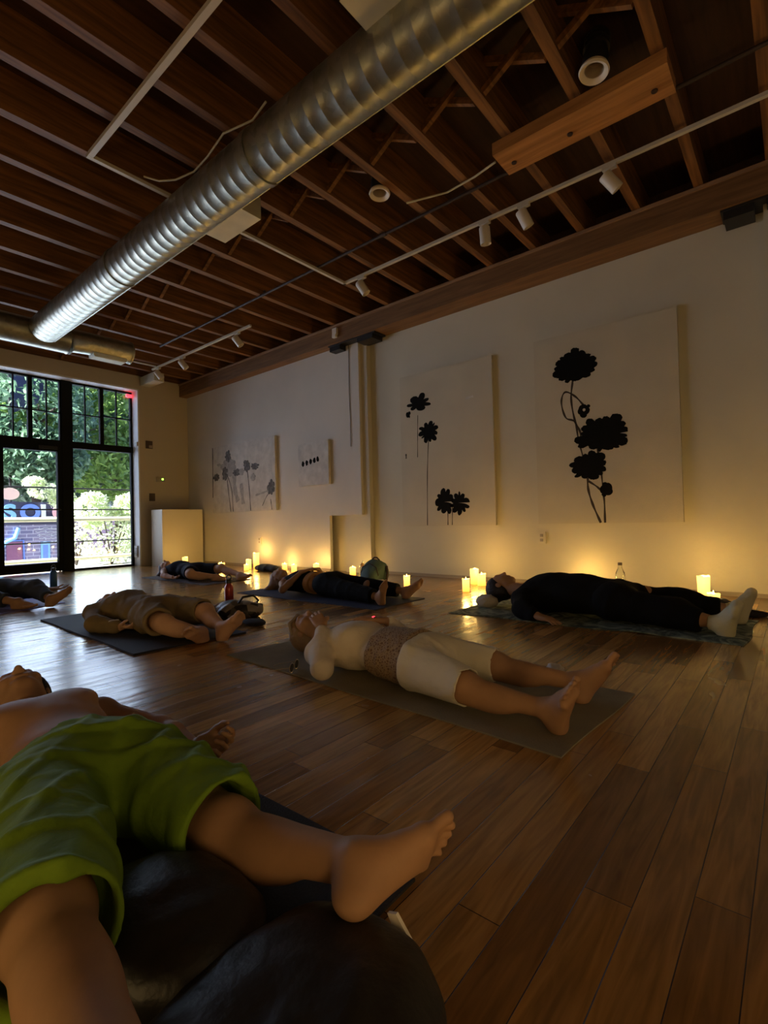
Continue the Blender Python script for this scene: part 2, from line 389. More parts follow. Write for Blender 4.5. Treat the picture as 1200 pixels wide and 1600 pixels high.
# ------------------------------------------------------------------ duct
def tube_obj(name, pts, rad, m, parent=None, seg=12):
    bm = bmesh.new(); tube(bm, pts, rad, seg); return bm_obj(name, bm, m, parent, smooth=True)
DX, DZ, DR = 2.07, 3.19, .170
r = root('spiral_duct', (DX, 0, DZ), 'long round galvanised spiral duct running down the room towards the window', 'duct')
bm = bmesh.new(); n = 52
rings = []
ys = []; y = -1.4
while y < 7.15: ys += [y, y+.005, y+.008, y+.013]; y += .11
def dr(i): return DR + (.0014 if i % 4 in (1, 2) else 0)
for i, y in enumerate(ys):
    rings.append([bm.verts.new((dr(i)*math.cos(2*PI*k/n), y, dr(i)*math.sin(2*PI*k/n))) for k in range(n)])
for a, b in zip(rings, rings[1:]):
    for k in range(n): bm.faces.new((a[k], a[(k+1) % n], b[(k+1) % n], b[k]))
bm_obj('spiral_tube', bm, M['duct'], r, smooth=True)
for y in (2.72, 4.9): 
    bm = bmesh.new(); tube(bm, [(0, y-.03, 0), (0, y-.028, 0), (0, y+.028, 0), (0, y+.03, 0)], [DR+.002, DR+.009, DR+.009, DR+.002], 52, False); bm_obj('joint_band', bm, M['duct'], r, smooth=True)
bm = bmesh.new(); tube(bm, [(DR*.60, -1.4, -DR*.80), (DR*.60, 7.1, -DR*.80)], .006, 6); bm_obj('seam', bm, M['duct'], r)
# register boxes on the duct
bm = bmesh.new(); box(bm, .10, .44, 3.32, 3.84, 0.02, .20); bm_obj('register_box', bm, M['ductbox'], r, bevel=.008)
bm = bmesh.new(); box(bm, -.36, -.06, 1.15, 1.62, 0.02, .22); bm_obj('register_box', bm, M['ductbox'], r, bevel=.008)
# cross duct at the window end
r = root('cross_duct', (0, 7.28, 3.17), 'dark round duct crossing in front of the shop window', 'duct')
bm = bmesh.new(); tube(bm, [(-2.8, 0, .0), (1.9, 0, 0), (2.35, 0, 0), (2.37, 0, 0)], [.17, .17, .17, .18], 32); tube(bm, [(2.37, 0, 0), (2.42, 0, .01), (2.62, 0, .02), (3.16, 0, .02)], [.18, .15, .145, .145], 32)
bm_obj('round_tube', bm, M['duct'], r, smooth=True)
bm = bmesh.new(); tube(bm, [(3.15, 0, .02), (3.17, 0, .02), (3.19, 0, .02)], [.155, .155, .12], 32); bm_obj('end_cap', bm, M['duct'], r, smooth=True)
bm = bmesh.new(); box(bm, 2.66, 3.08, -.09, .09, -.15, -.10)
for i in range(6): box(bm, 2.67, 3.07, -.08+.028*i, -.07+.028*i, -.158, -.148)
bm_obj('register', bm, M['grille'], r)
# iron sprinkler pipe, rails, conduits
r = root('sprinkler_pipe', (3.62, 0, 3.408), 'thin dark iron pipe running under the joists towards the window', 'pipe')
tube_obj('pipe', [(0, -1.4, 0), (0, 7.3, 0)], .014, M['pipe'], r)
for y in (1.1, 2.9, 4.75, 5.55): tube_obj('coupling', [(0, y, 0), (0, y+.07, 0)], .019, M['pipe'], r)
tube_obj('sprinkler_head', [(0, 4.75, 0), (0, 4.75, .04)], .016, M['pipe'], r)
def rail(name, pts, w, h, m, label, cat):
    r = root(name, pts[0], label, cat)
    for a, b in zip(pts, pts[1:]):
        d = Vector(b)-Vector(a); L_ = d.length
        bm = bmesh.new(); box(bm, -w/2, w/2, -w/2, L_+w/2, -h/2, h/2)
        o = bm_obj('rail_bar', bm, m, r, bevel=.003); o.location = Vector(a)-Vector(pts[0]); o.rotation_euler = (0, 0, math.atan2(-d.x, d.y))
    return r
rail('lighting_track', [(4.03, -1.0, 3.385), (4.03, 3.84, 3.385), (1.41, 3.84, 3.37)], .032, .026, M['white'], 'long white ceiling track with four lamps above the big flower paintings', 'lighting track')
rail('lighting_track', [(1.41, 3.80, 3.385), (1.41, -1.0, 3.385)], .036, .03, M['white'], 'white ceiling track left of the big duct', 'lighting track')
rail('lighting_track', [(4.03, 5.62, 3.385), (4.03, 8.4, 3.385)], .030, .026, M['white'], 'short white ceiling track with three lamps near the window', 'lighting track')
rail('conduit', [(4.0, 8.25, 3.40), (3.0, 8.25, 3.40)], .02, .02, M['white'], 'white conduit leading to the short track near the window', 'conduit')
tag(quick('ceiling_box', (4.12, 4.30, 8.55, 9.08, 3.25, 3.40), M['wall'], bevel=.01), 'boxed-in white duct end above the window corner', 'box')
r = root('thin_conduit', (3.40, 2.49, 3.415), 'thin bare cable conduit beside the bolted timber', 'conduit')
tube_obj('conduit_tube', [(0, 0, 0), (.12, -.33, .005), (.10, -.6, 0), (.06, -.8, 0)], .008, M['ductbox'], r, 8)
o = tube_obj('hanging_cable', [(1.97, 2.53, 3.40), (1.99, 2.7, 3.385), (1.93, 2.95, 3.39), (1.96, 3.2, 3.37), (1.98, 3.42, 3.375), (1.93, 3.6, 3.37), (1.86, 3.72, 3.38), (1.78, 3.80, 3.41)], .007, M['ductbox'], None, 8)
tag(o, 'loose wavy cable hanging under the joists left of the duct', 'cable')

def spot(loc, aim, label):
    r = root('track_spotlight', loc, label, 'spotlight')
    bm = bmesh.new(); box(bm, -.02, .02, -.05, .05, -.012, .012); bm_obj('track_adapter', bm, M['white'], r, bevel=.003)
    bm = bmesh.new(); tube(bm, [(0, 0, 0), (0, 0, -.06)], .008, 8); bm_obj('stem', bm, M['white'], r)
    q = Vector(aim).normalized().to_track_quat('-Z', 'Y').to_matrix().to_4x4(); q.translation = Vector((0, 0, -.10))
    bm = bmesh.new(); lathe(bm, [(.0, .065), (.042, .065), (.048, .055), (.048, -.085), (.043, -.085), (.040, -.04), (.0, -.035)], 24, q, close=False); h = bm_obj('lamp_head', bm, M['offwhite'], r, smooth=True)
    bm = bmesh.new(); lathe(bm, [(.0, -.036), (.039, -.038)], 20, q, close=False); bm_obj('lamp_face', bm, M['canin'], r)
    return r
for y, aim, lab in ((2.09, (.15, 0, -1), 'short white track lamp pointing straight down, left of the front three'), (1.72, (.45, -.35, -1), 'white track lamp tilted towards the wall, middle of the front three'), (1.03, (.55, -.7, -1), 'white track lamp tilted sideways, nearest the right edge of the picture'), (3.58, (.35, -.5, -1), 'white track lamp at the corner of the long track')):
    spot((4.03, y, 3.36), aim, lab)
for y, lab in ((5.92, 'white track lamp at the near end of the short track'), (7.40, 'middle white lamp on the short track near the window'), (8.2, 'white track lamp at the window end of the short track')):
    spot((4.03, y, 3.36), (.55, -.5, -1), lab)
def can(loc, R_, tilt, label):
    r = root('round_ceiling_lamp', loc, label, 'ceiling lamp'); r.rotation_euler = tilt
    bm = bmesh.new(); lathe(bm, [(.0, .24), (.055, .24), (.06, .15), (.072, .10), (.078, .015)], 28, close=False)
    for z in (.14, .17, .20): lathe(bm, [(.06, z), (.076, z), (.076, z+.008), (.06, z+.008)], 28, close=False)
    bm_obj('lamp_housing', bm, M['blackm'], r, smooth=True)
    bm = bmesh.new(); lathe(bm, [(.080, .02), (.088, .0), (.082, -.012), (.060, .0), (.055, .01)], 32, close=False); bm_obj('rim', bm, M['cream'], r, smooth=True)
    bm = bmesh.new(); lathe(bm, [(.056, .008), (.045, .07), (.0, .10)], 28, close=False); bm_obj('reflector', bm, M['canin'], r, smooth=True)
can((3.13, .87, 3.39), 1, (.10, .12, 0), 'large round ceiling lamp with cream rim, nearest the top right')
can((3.15, 2.58, 3.41), 1, (0, .05, 0), 'small round ceiling lamp with cream rim near the middle of the ceiling')

# small devices
r = root('security_camera', (4.87, 4.83, 3.30), 'small white sensor fixed on the beam above the pilaster', 'sensor')
bm = bmesh.new(); box(bm, -.035, 0, -.04, .04, -.02, .07); bm_obj('sensor_body', bm, M['offwhite'], r, bevel=.008)
bm = bmesh.new(); box(bm, -.045, -.005, -.033, .033, -.06, -.02); bm_obj('sensor_eye', bm, M['offwhite'], r, bevel=.006)
def plate(name, y_or, label, cat, loc, w, h, m, parts=()):
    r = root(name, loc, label, cat)
    if y_or == 'y': bm = bmesh.new(); box(bm, -w/2, w/2, -.018, 0, -h/2, h/2)
    else: bm = bmesh.new(); box(bm, -.018, 0, -w/2, w/2, -h/2, h/2)
    bm_obj('plate', bm, m, r, bevel=.003)
    for (n_, dx, dz, pw, ph, pm) in parts:
        bm = bmesh.new()
        if y_or == 'y': box(bm, dx-pw/2, dx+pw/2, -.026, -.016, dz-ph/2, dz+ph/2)
        else: box(bm, -.026, -.016, dx-pw/2, dx+pw/2, dz-ph/2, dz+ph/2)
        bm_obj(n_, bm, pm, r, bevel=.002)
plate('alarm_panel', 'y', 'small dark brown alarm box high on the end wall beside the window', 'alarm box', (4.27, YF, 2.20), .12, .14, M['plate'], [('display', .02, -.035, .06, .05, M['screen'])])
plate('light_switch', 'y', 'dark switch plate on the end wall below the green lit sensor', 'switch', (4.31, YF, 1.24), .10, .14, M['plate'], [('toggle', 0, 0, .03, .06, M['plate'])])
plate('thermostat', 'y', 'small oval thermostat with a green light on the end wall', 'thermostat', (4.47, YF, 1.57), .16, .085, M['screen'], [('green_light', .035, .008, .03, .028, M['green'])])
plate('door_sensor', 'x', 'small grey box on the window reveal', 'sensor', (4.075, 9.16, 2.20), .10, .07, M['screen'])
plate('wall_vent', 'x', 'small grey vent low on the window reveal', 'vent', (4.075, 9.22, .26), .11, .20, M['screen'], [('slat', 0, -.06+.03*i, .09, .012, M['plate']) for i in range(5)])
plate('power_outlet', 'x', 'white power outlet on the wall between the two tall flower paintings', 'outlet', (XR, 2.10, .49), .085, .12, M['wall'], [('socket', 0, .025, .03, .03, M['screen']), ('socket', 0, -.025, .03, .03, M['screen'])])
plate('power_outlet', 'x', 'white power outlet low on the board wall above the candle group', 'outlet', (XP, 6.85, .43), .085, .12, M['panelwall'], [('socket', 0, .025, .03, .03, M['screen']), ('socket', 0, -.025, .03, .03, M['screen'])])
o = tube_obj('wall_cable', [(XP-.006, 4.74, ZB-.02), (XP-.006, 4.75, 2.6), (XP-.006, 4.74, 2.1), (XP-.006, 4.745, 1.75)], .004, M['plate'], None, 6)
tag(o, 'thin dark cable hanging down the board wall from the beam bracket', 'cable')

# white plinth in the corner
bm = bmesh.new(); box(bm, 4.22, 4.99, 8.55, 8.95, 0, 1.0)
o = bm_obj('display_plinth', bm, M['box'], bevel=.004); tag(o, 'tall white box plinth standing in the far corner', 'plinth')

# ------------------------------------------------------------------ shop window
def bars(bm, L_):
    for b in L_: box(bm, *b)
y0, y1 = YG-.03, YG+.04
wx0, wx1, zt, zh = 2.06, 4.075, 2.05, 3.165
# window 1: fixed window right of the door ; transoms above
def window(name, x0, x1, z0, z1, vs, hs, fw, label):
    bm = bmesh.new(); bars(bm, [(x0, x0+fw, y0, y1, z0, z1), (x1-fw, x1, y0, y1, z0, z1), (x0+fw, x1-fw, y0, y1, z0, z0+fw), (x0+fw, x1-fw, y0, y1, z1-fw, z1)])
    for v in vs: box(bm, v-.009, v+.009, y0+.015, y1-.015, z0+fw, z1-fw)
    for h in hs: box(bm, x0+fw, x1-fw, y0+.015, y1-.015, h-.009, h+.009)
    f = struct(name, bm, M['frame'], label, 'window')
    p = quick('pane', (x0+fw*.5, x1-fw*.5, YG-.002, YG+.004, z0+fw*.5, z1-fw*.5), M['glass'], f)
    return f
window('window_1', 3.07, wx1, 0.0, 2.13, [], [], .03, 'tall black framed shop window pane right of the door')
window('window_2', 3.07, 3.56, 2.13, zh, [3.30], [2.64], .03, 'black gridded transom right of the door frame')
window('window_3', 3.56, wx1, 2.13, zh, [3.81], [2.66], .03, 'black gridded transom at the right corner with the red light')
window('window_4', 2.50, 2.94, 2.13, zh, [2.73], [2.62], .03, 'black gridded transom above the shop door, right half')
window('window_5', 2.0, 2.50, 2.13, zh, [2.28], [2.62], .03, 'black gridded transom above the shop door, left half')
window('window_6', -.25, .95, 0, zh, [.35], [1.1, 2.13], .04, 'shop window left outside the picture')
window('window_7', .95, 2.0, 0, zh, [1.45], [1.1, 2.13], .04, 'second shop window left outside the picture')
bm = bmesh.new(); box(bm, 2.93, 3.07, y0-.03, y1, 0, zh); box(bm, 1.98, 2.07, y0-.03, y1, 0, 2.13); box(bm, 2.0, wx1, y0-.02, y1, 2.05, 2.16)
struct('trim_5', bm, M['frame'], 'thick black mullion and transom bar of the shop front', 'mullion')
# door
bm = bmesh.new(); dx0, dx1 = 2.07, 2.93
bars(bm, [(dx0, 2.14, y0-.02, y1, .02, 2.05), (2.865, dx1, y0-.02, y1, .02, 2.05), (2.14, 2.865, y0-.02, y1, .02, .16), (2.14, 2.865, y0-.02, y1, 1.97, 2.05)])
d = struct('door_1', bm, M['frame'], 'black framed glass shop door', 'door')
quick('pane', (2.12, 2.88, YG-.002, YG+.004, .14, 1.99), M['glass'], d)
tube_obj('push_bar', [(2.10, YG-.05, 1.02), (2.12, YG-.085, 1.02), (2.88, YG-.085, 1.02), (2.9, YG-.05, 1.02)], .012, M['blackm'], d)
bm = bmesh.new(); box(bm, 2.60, 2.86, YG-.08, YG-.04, 2.0, 2.05); bm_obj('door_closer', bm, M['blackm'], d)
o = quick('red_alarm_light', (3.96, 4.06, YG-.08, YG-.04, 3.06, 3.11), M['red'], bevel=.008)
tag(o, 'tiny red light glowing in the top right corner of the shop window', 'light')

# ------------------------------------------------------------------ paintings
def canvas(name, x, ya, yb, z0, z1, m, label, depth=.035):
    r = root(name, (x, (ya+yb)/2, z0), label, 'painting')
    bm = bmesh.new(); box(bm, -depth, 0, -(ya-yb)/2, (ya-yb)/2, 0, z1-z0)
    bm_obj('canvas', bm, m, r, bevel=.004); r['d'] = depth
    return r
def poly(r, name, pts, m, lift=.0015, x=None):
    """flat paint shape; pts are wall (y, z) in world metres"""
    bm = bmesh.new(); X = -r['d'] - lift
    vs = [bm.verts.new((X, p[0]-r.location.y, p[1]-r.location.z)) for p in pts]
    f = bm.faces.new(vs); g = bmesh.ops.extrude_face_region(bm, geom=[f])
    for v in [e for e in g['geom'] if isinstance(e, bmesh.types.BMVert)]: v.co.x = -r['d'] + .0005
    bmesh.ops.triangulate(bm, faces=bm.faces)
    return bm_obj(name, bm, m, r)
def blossom(r, name, cy, cz, w, h, seed, m, rag=.16, n=9, bias=0, lift=.0015):
    rnd = random.Random(seed); ph = [rnd.uniform(0, 6.28) for _ in range(4)]; pts = []
    br = sorted([(i+rnd.uniform(-.28, .28))*2*PI/n for i in range(n)]); amp = [rnd.uniform(.86, 1.10) for _ in range(n)]; skew = [rnd.uniform(.3, .7) for _ in range(n)]; N_ = 150
    for i in range(N_):
        a = 2*PI*i/N_; k = max([q for q in range(n) if br[q] <= a], default=n-1)
        b0 = br[k] - (2*PI if br[k] > a else 0); b1 = br[(k+1) % n]; b1 += 2*PI if b1 <= b0 else 0
        u = (a-b0)/max(b1-b0, 1e-3); u = u*.5/skew[k] if u < skew[k] else .5+(u-skew[k])*.5/(1-skew[k])
        rr = amp[k]*(1-rag*1.25*abs(2*u-1)**2.2) + rnd.uniform(-.5, .5)*.035 + .04*math.sin(3*a+ph[1])
        pts.append((cy - math.cos(a)*w/2*rr, cz + math.sin(a)*h/2*rr*(1 + (bias if math.sin(a) > 0 else 0))))
    return poly(r, name, pts, m, lift)
def stroke(r, name, pts, w, m, lift=.001):
    # smooth (Catmull-Rom) stroke
    P = [Vector((p[0], p[1])) for p in pts]; P = [P[0]*2-P[1]] + P + [P[-1]*2-P[-2]]; C = []
    for i in range(1, len(P)-2):
        for k in range(8):
            t = k/8; a, b, c, d = P[i-1], P[i], P[i+1], P[i+2]
            C.append(.5*((2*b) + (c-a)*t + (2*a-5*b+4*c-d)*t*t + (3*b-a-3*c+d)*t**3))
    C.append(P[-2]); L_, R_ = [], []
    for i, c in enumerate(C):
        d = (C[min(i+1, len(C)-1)]-C[max(i-1, 0)]).normalized(); nrm = Vector((-d.y, d.x))
        ww = w*(1+.25*math.sin(i*.9))
        L_.append(c+nrm*ww/2); R_.append(c-nrm*ww/2)
    bm = bmesh.new(); X = -r['d']-lift
    lv = [bm.verts.new((X, p.x-r.location.y, p.y-r.location.z)) for p in L_]; rv = [bm.verts.new((X, p.x-r.location.y, p.y-r.location.z)) for p in R_]
    for i in range(len(lv)-1): bm.faces.new((lv[i], lv[i+1], rv[i+1], rv[i]))
    g = bmesh.ops.extrude_face_region(bm, geom=list(bm.faces))
    for v in [e for e in g['geom'] if isinstance(e, bmesh.types.BMVert)]: v.co.x = -r['d'] + .0005
    return bm_obj(name, bm, m, r)

p1 = canvas('tall_flower_painting', XR-.002, 3.93, 2.615, .63, 2.555, M['canvas'], 'tall cream canvas with three small black blossoms on long thin stems')
stroke(p1, 'flower_stem', [(3.655, 2.03), (3.665, 1.8), (3.675, 1.50)], .008, M['stem'])
stroke(p1, 'flower_stem', [(3.50, 1.72), (3.53, 1.3), (3.55, .64)], .010, M['stem'])
stroke(p1, 'flower_stem', [(3.245, .86), (3.25, .64)], .012, M['stem']); stroke(p1, 'flower_stem', [(3.18, .86), (3.19, .64)], .010, M['stem'])
blossom(p1, 'blossom', 3.64, 2.17, .36, .19, 3, M['ink'], .34, 7, .35); blossom(p1, 'petal', 3.80, 2.06, .08, .10, 8, M['ink'], .3, 3)
blossom(p1, 'blossom', 3.49, 1.80, .30, .29, 5, M['ink'], .28, 11)
blossom(p1, 'blossom', 3.29, .92, .27, .31, 6, M['ink'], .22, 9, .1); blossom(p1, 'blossom', 3.08, .90, .26, .29, 9, M['ink'], .28, 10)
stroke(p1, 'paint_mark', [(2.96, 2.12), (2.86, 2.13)], .025, M['canvas2']); stroke(p1, 'paint_mark', [(3.855, 1.56), (3.855, 1.50)], .018, M['stem'])
p2 = canvas('tall_flower_painting', XR-.002, 2.12, .785, .635, 2.575, M['canvas'], 'tall cream canvas with large black peonies, two buds and curling stems, nearest the right edge')
stroke(p2, 'flower_stem', [(1.72, 2.08), (1.74, 1.9), (1.71, 1.68), (1.66, 1.55), (1.66, 1.42)], .018, M['stem'])
stroke(p2, 'flower_stem', [(1.60, 1.79), (1.70, 1.92), (1.80, 1.98), (1.84, 1.88), (1.80, 1.72), (1.71, 1.66), (1.68, 1.48), (1.64, 1.30)], .017, M['stem'])
stroke(p2, 'flower_stem', [(1.60, 1.12), (1.60, .98), (1.56, .82), (1.49, .64)], .020, M['stem'])
stroke(p2, 'flower_stem', [(1.60, 1.06), (1.50, .98), (1.455, .90), (1.45, .64)], .018, M['stem'])
stroke(p2, 'flower_stem', [(1.47, 1.12), (1.46, 1.0), (1.44, .95)], .014, M['stem'])
stroke(p2, 'flower_stem', [(1.50, 1.38), (1.48, 1.2)], .016, M['stem'])
blossom(p2, 'peony', 1.705, 2.23, .46, .33, 11, M['ink'], .09, 15, .08)
blossom(p2, 'peony', 1.44, 1.50, .50, .36, 12, M['ink'], .10, 16, .10, .0019)
blossom(p2, 'peony', 1.585, 1.20, .38, .29, 14, M['ink'], .13, 12, .05, .0017)
blossom(p2, 'bud', 1.62, 1.765, .13, .14, 15, M['ink'], .12, 5); blossom(p2, 'bud', 1.43, .965, .135, .15, 16, M['ink'], .12, 5)
blossom(p2, 'bud_centre', 1.615, 1.77, .03, .03, 1, M['canvas2'], .1, 5, 0, .003)
p3 = canvas('wide_flower_painting', XP-.002, 8.19, 6.37, .92, 2.11, M['canvas2'], 'wide pale canvas with washed grey coneflowers on the board wall', .04)
for k, (pts, w, m_) in enumerate((
    ([(7.75, 1.75), (7.70, 1.4), (7.62, .93)], .02, 'grey_ink'), ([(7.72, 1.6), (7.58, 1.3), (7.55, .93)], .018, 'grey_ink'), ([(7.12, 1.65), (7.07, 1.3), (7.04, .93)], .018, 'grey_ink'),
    ([(6.72, 1.0), (6.6, 1.15), (6.50, 1.22)], .012, 'grey_ink'), ([(6.90, 1.18), (6.7, 1.21), (6.55, 1.24)], .03, 'wash'), ([(6.50, 1.1), (6.47, .93)], .014, 'grey_ink'),
    ([(7.5, 1.6), (7.48, 1.3), (7.4, 1.1)], .10, 'wash'), ([(7.3, 1.4), (7.25, 1.05)], .08, 'wash'), ([(8.16, 2.1), (8.17, 1.5), (8.18, 1.2)], .02, 'grey_ink'))):
    stroke(p3, 'flower_stem', pts, w, M[m_], .0012+.0001*k)
for k, (y, z, w, h, s, m_) in enumerate(((7.66, 1.72, .5, .32, 2, 'wash'), (7.68, 1.90, .18, .22, 3, 'grey_ink'), (7.78, 1.62, .20, .26, 4, 'grey_ink'), (8.05, 1.56, .22, .15, 5, 'grey_ink'), (7.42, 1.60, .24, .13, 6, 'grey_ink'), (7.55, 1.72, .18, .22, 21, 'wash'),
    (7.13, 1.69, .20, .21, 7, 'grey_ink'), (6.90, 1.66, .24, .13, 8, 'grey_ink'), (6.95, 1.48, .14, .14, 9, 'wash'), (7.28, 1.60, .16, .12, 22, 'wash'), (6.48, 1.28, .20, .25, 10, 'grey_ink'), (7.97, 1.78, .12, .05, 23, 'wash'))):
    blossom(p3, 'petal' if m_ == 'wash' else 'flower_head', y, z, w, h, s, M[m_], .22, 7, 0, .0022+.0002*k)
p4 = canvas('small_dot_painting', XP-.002, 5.81, 5.155, 1.255, 1.895, M['canvas2'], 'small pale square canvas with a short row of black dots', .04)
for k, y in enumerate((5.70, 5.62, 5.53, 5.45, 5.38)): blossom(p4, 'dot', y, 1.585+.012*k, .062, .085, 30+k, M['ink'], .1, 5)

# ------------------------------------------------------------------ candles
def candle(loc, r_, h, label, group=None, w=1.0, light=True):
    rt = root('pillar_candle', loc, label, 'candle', group); rnd = random.Random(int(loc[1]*1000))
    bm = bmesh.new(); n = 24; rings = []
    prof = [(0.0, 0.0), (.93, 0), (.97, .01), (.95, .5), (1.0, .86), (1.04, .97), (.98, 1.0), (.80, .97), (.72, .86), (0.0, .84)]
    ph = rnd.uniform(0, 6)
    for (a, z) in prof[1:-1]:
        rings.append([bm.verts.new((r_*a*math.cos(2*PI*k/n), r_*a*math.sin(2*PI*k/n), h*z + (.10*r_*math.sin(2*2*PI*k/n+ph)+.07*r_*math.sin(5*2*PI*k/n) if z > .9 else 0))) for k in range(n)])
    for a, b in zip(rings, rings[1:]):
        for k in range(n): bm.faces.new((a[k], a[(k+1) % n], b[(k+1) % n], b[k]))
    bm.faces.new(rings[0]); c = bm.verts.new((0, 0, h*.84))
    for k in range(n): bm.faces.new((rings[-1][k], rings[-1][(k+1) % n], c))
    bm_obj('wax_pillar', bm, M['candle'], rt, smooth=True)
    bm = bmesh.new(); lathe(bm, [(.001, h*.85), (.006, h*.85+.006), (.0075, h*.85+.013), (.004, h*.85+.024), (.0008, h*.85+.036)], 10); bm_obj('flame', bm, M['flame'], rt, smooth=True)
    if light:
        l = lamp('candle_light', 'POINT', (0, 0, h+.03), CANDLE_W*w, WARM, .03); l.parent = rt
    return rt
CL = [
 ((4.36, 8.05, 0), .045, .17, 'candle standing in front of the white plinth', 1.6),
 ((4.30, 6.85, 0), .048, .12, 'short candle left of the stack of three near the board wall', 1),
 ((4.52, 6.52, 0), .038, .09, 'lowest candle of the cluster of three below the wide flower painting', .7),
 ((4.70, 6.72, 0), .042, .145, 'middle candle of the cluster of three below the wide flower painting', .8),
 ((4.86, 6.74, 0), .048, .24, 'tallest candle of the cluster of three below the wide flower painting', 1.4),
 ((4.70, 5.62, 0), .040, .105, 'candle behind the head of the person in the black outfit', 1),
 ((4.84, 5.30, 0), .042, .12, 'candle on the floor near the stepped corner of the board wall', 1.4),
 ((4.80, 4.55, 0), .042, .105, 'short candle at the foot of the pilaster', 1.4),
 ((4.20, 3.20, 0), .034, .125, 'candle beside the bare foot of the person in the black outfit', .8),
 ((4.26, 2.52, 0), .036, .125, 'candle at the front left of the cluster of three beside the dark haired head', .9),
 ((4.78, 2.72, 0), .046, .165, 'tallest candle of the cluster of three beside the dark haired head', 1.2),
 ((4.72, 2.60, 0), .044, .125, 'candle at the right of the cluster of three beside the dark haired head', 1.0),
 ((4.50, .70, 0), .040, .095, 'short candle left of the tall one near the white socks', .9),
 ((4.78, .61, 0), .046, .20, 'tallest candle of the three near the white socks', 1.7),
 ((4.56, .52, 0), .044, .095, 'short round candle right of the tall one near the white socks', 1.0),
]
for loc, r_, h, lab, w in CL: candle(loc, r_, h, lab, None, w)
candle((4.90, 1.62, 0), .040, .09, 'candle against the wall hidden behind the lying person in black with white socks', None, 2.2)
candle((4.88, 6.05, 0), .040, .09, 'candle close to the board wall right of the cluster of three', None, 1.2)

# ------------------------------------------------------------------ bottles
glassb = mat('clear_bottle_glass', (.9, .95, .85), .03, trans=1.0)
def bottle(loc, prof, m, label, cap=None, name='water_bottle', extra=None):
    rt = root(name, loc, label, 'bottle')
    bm = bmesh.new(); lathe(bm, prof, 24); bm_obj('bottle_body', bm, m, rt, smooth=True)
    if cap:
        bm = bmesh.new(); lathe(bm, cap[0], 20); c = bm_obj('cap', bm, cap[1], rt, smooth=True)
        if len(cap) > 2:
            bm = bmesh.new(); z = cap[0][-1][1]; tube(bm, [(-.018, 0, z-.004), (-.02, 0, z+.022), (-.008, 0, z+.034), (.008, 0, z+.034), (.02, 0, z+.022), (.018, 0, z-.004)], .005, 8); bm_obj('carry_loop', bm, cap[1], c, smooth=True)
    return rt
redm = mat('red_enamel_steel', (.42, .035, .015), .3, .3, coat=.5); bluem = mat('blue_steel', (.03, .12, .30), .35, .3)
bottle((2.44, 3.78, 0), [(.034, 0), (.037, .005), (.037, .165), (.033, .185), (.022, .20), (.021, .21)], redm, 'red steel water bottle standing behind the patterned bag', ([(.024, .21), (.024, .24), (.018, .245)], M['blackm'], 1))
bottle((2.02, 6.75, 0), [(.035, 0), (.038, .006), (.038, .19), (.030, .215), (.021, .225)], bluem, 'blue water bottle near the shop door', ([(.024, .225), (.024, .25), (.015, .255)], M['blackm'], 1))
bottle((4.93, 1.28, 0), [(.040, 0), (.044, .006), (.044, .14), (.038, .18), (.018, .225), (.016, .25)], glassb, 'clear glass bottle against the wall behind the person in black with white socks', ([(.019, .248), (.019, .272), (.015, .274)], M['plate']))
bottle((4.72, 4.30, 0), [(.036, 0), (.038, .006), (.038, .12), (.030, .15), (.015, .175), (.014, .19)], glassb, 'clear plastic bottle beside the green backpack', ([(.016, .188), (.016, .20), (.013, .202)], M['offwhite']))

# ------------------------------------------------------------------ outside
def leaves(name, centres, n, size, m, parent=None, seed=1, flat=None):
    rnd = np.random.RandomState(seed); V = []; F = []
    for i in range(n):
        c, rad = centres[rnd.randint(len(centres))]
        d = rnd.normal(size=3); d /= np.linalg.norm(d); p = np.array(c) + d*np.array(rad)*rnd.uniform(.45, 1)**.5
        a = rnd.normal(size=3); a /= np.linalg.norm(a); b = np.cross(a, rnd.normal(size=3)); b /= np.linalg.norm(b)+1e-9
        s = size*rnd.uniform(.6, 1.4); k = len(V)
        V += [p-a*s, p-b*s*.42+a*s*.1, p+a*s, p+b*s*.42+a*s*.1]; F.append((k, k+1, k+2, k+3))
    me = bpy.data.meshes.new(name); me.from_pydata([tuple(v) for v in V], [], F)
    return link(name, me, m, parent)
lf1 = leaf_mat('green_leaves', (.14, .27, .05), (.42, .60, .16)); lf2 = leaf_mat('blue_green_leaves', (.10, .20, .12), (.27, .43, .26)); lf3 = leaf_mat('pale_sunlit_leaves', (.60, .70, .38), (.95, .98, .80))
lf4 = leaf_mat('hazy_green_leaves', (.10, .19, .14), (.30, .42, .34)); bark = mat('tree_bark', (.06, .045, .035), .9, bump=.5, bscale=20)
def tree(loc, h, blobs, n, sz, m, seed, label):
    r = root('street_tree', loc, label, 'tree')
    bm = bmesh.new(); rnd = random.Random(seed)
    tube(bm, [(0, 0, 0), (.04, 0, h*.4), (-.02, .05, h*.75), (.05, .0, h)], [.11, .09, .07, .04], 10)
    for k in range(6):
        a = rnd.uniform(0, 6.28); z = h*rnd.uniform(.5, .9); tube(bm, [(0, 0, z), (math.cos(a)*.6, math.sin(a)*.4, z+.4), (math.cos(a)*1.3, math.sin(a)*.8, z+.6)], [.045, .03, .012], 6)
    bm_obj('trunk', bm, bark, r, smooth=True)
    leaves('crown', blobs, n, sz, m, r, seed)
tree((5.7, 14.0, -.1), 3.2, [((0, 0, 3.6), (1.6, 1.2, 1.3)), ((-1.5, .3, 3.2), (1.3, 1, 1.2)), ((.9, 0, 2.9), (1.3, 1.1, 1.0)), ((-.4, 0, 5), (1.7, 1.2, 1.2)), ((-.3, -.9, 2.2), (1.5, .4, .75))], 9000, .10, lf1, 3, 'leafy green street tree seen through the tall right pane')
